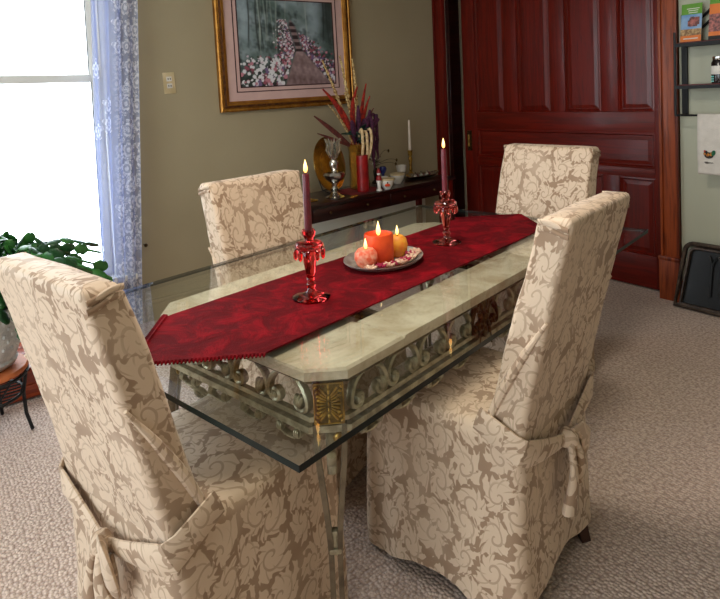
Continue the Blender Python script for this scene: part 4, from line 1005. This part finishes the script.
# towel
tw = thing('kitchen_towel', 'white kitchen towel with a rooster print hanging from the shelf rail', 'towel', (-1.527, YB-.14, 1.157))
def tf(s):
    # profile over the rail: back panel, over the top, front panel
    if s < .35: return (.010, -.26+.26*s/.35)
    if s < .5: a_ = (s-.35)/.15*PI; return (.010*math.cos(a_), .010*math.sin(a_))
    return (-.010-.006*math.sin((s-.5)*6), -(s-.5)/.5*.335)
V, F = [], []; NS, NX2 = 60, 12
def tg(u, v):
    y, z = tf(v); w = .30; return (w*u, y+.003*math.sin(u*9)*min(1, abs(z)*8), z)
g = G().grid(tg, NX2, NS); me = g.mesh('cloth', 'towel', angle=180); o = link('cloth', me, tw); md = o.modifiers.new('thick', 'SOLIDIFY'); md.thickness = .003
RL = [0]
def flat(cx, cz, rx, rz_, m, nm='rooster_print', n=16, a0=0, a1=2*PI, rot=0):
    pts = [(cx+rx*math.cos(t)*math.cos(rot)-rz_*math.sin(t)*math.sin(rot), cz+rx*math.cos(t)*math.sin(rot)+rz_*math.sin(t)*math.cos(rot)) for t in [a0+(a1-a0)*k/n for k in range(n)]]
    RL[0] += 1; yf = -.0185-.0004*RL[0]
    V = [(x, yf, z) for x, z in pts]+[(x, -.017, z) for x, z in pts]; k = len(pts)
    G().add(V, [tuple(range(k)), tuple(range(k, 2*k))[::-1]]+[(i, (i+1) % k, k+(i+1) % k, k+i) for i in range(k)]).obj(nm, m, tw, smooth=False)
bx, bz = .062, -.225
flat(bx, bz, .024, .018, 'rooster_dark'); flat(bx-.006, bz+.004, .010, .010, 'rooster_gold', rot=.3); flat(bx+.014, bz+.010, .007, .013, 'rooster_gold', rot=-.4)
flat(bx+.024, bz+.014, .010, .016, 'rooster_green', rot=-.3); flat(bx-.016, bz+.016, .010, .011, 'rooster_dark'); flat(bx-.021, bz+.024, .005, .005, 'rooster_red'); flat(bx-.022, bz+.008, .006, .007, 'rooster_gold')
g = G().tube([(bx-.022+.045*t, -.0185, bz-.042+.006*math.sin(t*30)*(1 if t < .4 else .25)) for t in [i/24 for i in range(25)]], .0016, 5); g.obj('script_lettering', 'rooster_dark', tw)
# leaning iron grate
gr = thing('iron_grate', 'black iron fireplace grate panel leaning against the wall on the carpet', 'grate', (-1.40, YB-.125, .002)); gr.rotation_euler = (math.radians(-13), 0, 0)
GWd, GH = .50, .375
pts = []
for cx, cz, a0 in ((GWd/2-.05, GH-.05, 0), (-GWd/2+.05, GH-.05, PI/2)):
    for k in range(8): a_ = a0+PI/2*k/7; pts.append((cx+.05*math.cos(a_), cz+.05*math.sin(a_)))
pts = [(GWd/2+.03, 0)]+pts+[(-GWd/2-.03, 0)]
G().tube([(x, 0, z+.014) for x, z in pts], .014, 8, up=(0, 1, 0), ry=.018, closed=True).obj('outer_frame', 'grate_frame', gr)
G().tube([(x*.88, -.004, .028+(z)*.90) for x, z in pts], .010, 6, up=(0, 1, 0), ry=.014, closed=True).obj('inner_frame', 'grate_frame', gr)
V = [(x*.93, .004, .02+z*.94) for x, z in pts]; V2 = [(x, .014, z) for x, _, z in V]; k = len(V)
G().add(V+V2, [tuple(range(k)), tuple(range(k, 2*k))[::-1]]+[(i, (i+1) % k, k+(i+1) % k, k+i) for i in range(k)]).obj('back_plate', 'grate_black', gr, smooth=False)
for j in range(3):
    xx = -.09+.05*j; G().tube([(xx, -.002, .10), (xx, -.004, .27), (xx-.012, -.005, .315), (xx-.022, -.004, .335)], .0055, 6).obj('grille_bar', 'grate_black', gr)
    G().tube([(xx, -.004, .27), (xx+.012, -.005, .315), (xx+.022, -.004, .335)], .0055, 6).obj('grille_bar', 'grate_black', gr)
for j in range(4): G().tube([(.06+.04*j, -.002, .09), (.06+.04*j, -.004, .33)], .0055, 6).obj('grille_bar', 'grate_black', gr)

# ---------------------------------------------------------------- potted cactus, its stand, wooden crate
PXc, PYc = -2.90, .19
st = thing('plant_stand', 'low black wire plant stand carrying the white pot by the window', 'plant stand', (PXc, PYc, 0))
G().lathe([(.0, .268), (.165, .268), (.170, .274), (.170, .284), (.165, .29), (.0, .29)], 32).obj('tray', 'terracotta', st)
for z, r in ((.255, .165), (.17, .145)): G().tube([(r*math.cos(2*PI*k/28), r*math.sin(2*PI*k/28), z) for k in range(28)], .007, 6, closed=True).obj('ring', 'black_iron', st)
for k in range(4):
    a_ = PI/4+PI/2*k+.35; c_, s_ = math.cos(a_), math.sin(a_)
    G().tube([(.165*c_, .165*s_, .262), (.150*c_, .150*s_, .17), (.155*c_, .155*s_, .08), (.175*c_, .175*s_, .006)], .0075, 6).obj('leg', 'black_iron', st)
for k in range(9):
    x = -.128+.032*k; h = math.sqrt(max(0, .145**2-x*x)); G().tube([(x, -h, .17), (x, h, .17)], .004, 6).obj('shelf_wire', 'black_iron', st)
for k in range(8):
    a_ = 2*PI*k/8+.2; G().tube([(.145*math.cos(a_), .145*math.sin(a_), .17), (.165*math.cos(a_+.35), .165*math.sin(a_+.35), .255)], .004, 6).obj('brace', 'black_iron', st)
cp = thing('potted_cactus', 'arching green leafy cactus in a white textured pot by the window', 'potted plant', (PXc, PYc, .2905))
G().lathe([(.0, 0), (.105, 0), (.125, .012), (.135, .03), (.128, .04), (.155, .11), (.166, .19), (.168, .235), (.178, .245), (.178, .265), (.165, .265), (.155, .24), (.15, .22), (.0, .22)], 40).obj('pot', 'pot_white', cp)
dots = G()
for k in range(26):
    for j in range(5): a_ = 2*PI*(k+.5*(j % 2))/26; r = .150+.0165*(j/4)**.7; dots.ball((r*math.cos(a_), r*math.sin(a_), .10+.028*j), .009, 6, 4)
dots.obj('raised_dots', 'pot_white', cp)['kind'] = 'stuff'
G().lathe([(.0, .228), (.10, .226), (.152, .221)], 20).obj('soil', 'soil', cp)
seg_me = []
for m in ('cactus_green', 'cactus_dark'):
    wv = [.004, .012, .0165, .014, .017, .013, .005]; P = [(0, 0, .060*k/6) for k in range(7)]
    seg_me.append(G().tube(P, wv, 8, up=(0, 1, 0), ry=[.004, .005, .0045, .004, .004, .0035, .002]).mesh('leaf_segment', m, angle=60))
rs = random.Random(3); segs = []
for k in range(104):
    az = 2*PI*k*.381966; reach = rs.uniform(.10, .50); top = rs.uniform(.42, .58)-.10*max(0, reach-.25)/.25; n = 6 + (reach > .28)*2
    droop = rs.uniform(.08, .26); r0 = .05; tw_ = rs.uniform(-.25, .25); path = []
    for i in range(n+1):
        t = i/n; path.append(Vector(((r0+reach*t)*math.cos(az+tw_*t), (r0+reach*t)*math.sin(az+tw_*t), .22+(top-.22)*math.sin(min(1, t*1.5)*PI/2)-droop*max(0, t-.45)**1.5*2)))
    for i in range(n):
        d_ = path[i+1]-path[i]; q = d_.to_track_quat('Z', 'Y') @ Matrix.Rotation(rs.uniform(-.5, .5)+(PI/2 if rs.random() < .25 else 0), 3, 'Z').to_quaternion()
        segs.append((path[i], q, (rs.uniform(1.25, 1.7), 1.2, d_.length/.060*1.08), rs.random() < .5))
segs.sort(key=lambda e: -(e[0].z+.35*e[0].x+.15*e[0].y))       # highest and nearest to the room first
for p_, q, sc_, c_ in segs[:300]:
    o = link('leaf_segment', seg_me[c_], cp, p_); o.rotation_mode = 'QUATERNION'; o.rotation_quaternion = q; o.scale = sc_
g = G()
for p_, q, sc_, c_ in segs[300:]:
    M_ = Matrix.LocRotScale(p_, q, sc_); me = seg_me[c_]; g.add([M_ @ v.co for v in me.vertices], [tuple(f.vertices) for f in me.polygons], int(c_))
g.obj('leaf_mass', ['cactus_green', 'cactus_dark'], cp, angle=60)['kind'] = 'stuff'
cr = thing('wooden_crate', 'low reddish brown wooden box on the carpet behind the plant stand', 'box', (-3.33, .25, 0))
for z in (.04, .105): G().box((.20, 0, z+.004), (.018, .80, .062), .003).obj('board', 'crate_wood', cr); G().box((-.20, 0, z+.004), (.018, .80, .062), .003).obj('board', 'crate_wood', cr)
for s in (1, -1):
    for z in (.04, .105): G().box((0, s*.39, z+.004), (.382, .018, .062), .003).obj('board', 'crate_wood', cr)
for k in range(4): G().box((-.15+.10*k, 0, .146), (.098, .80, .014), .003).obj('top_board', 'crate_wood', cr)
G().box((0, 0, .006), (.36, .76, .012), .002).obj('bottom', 'crate_wood', cr)
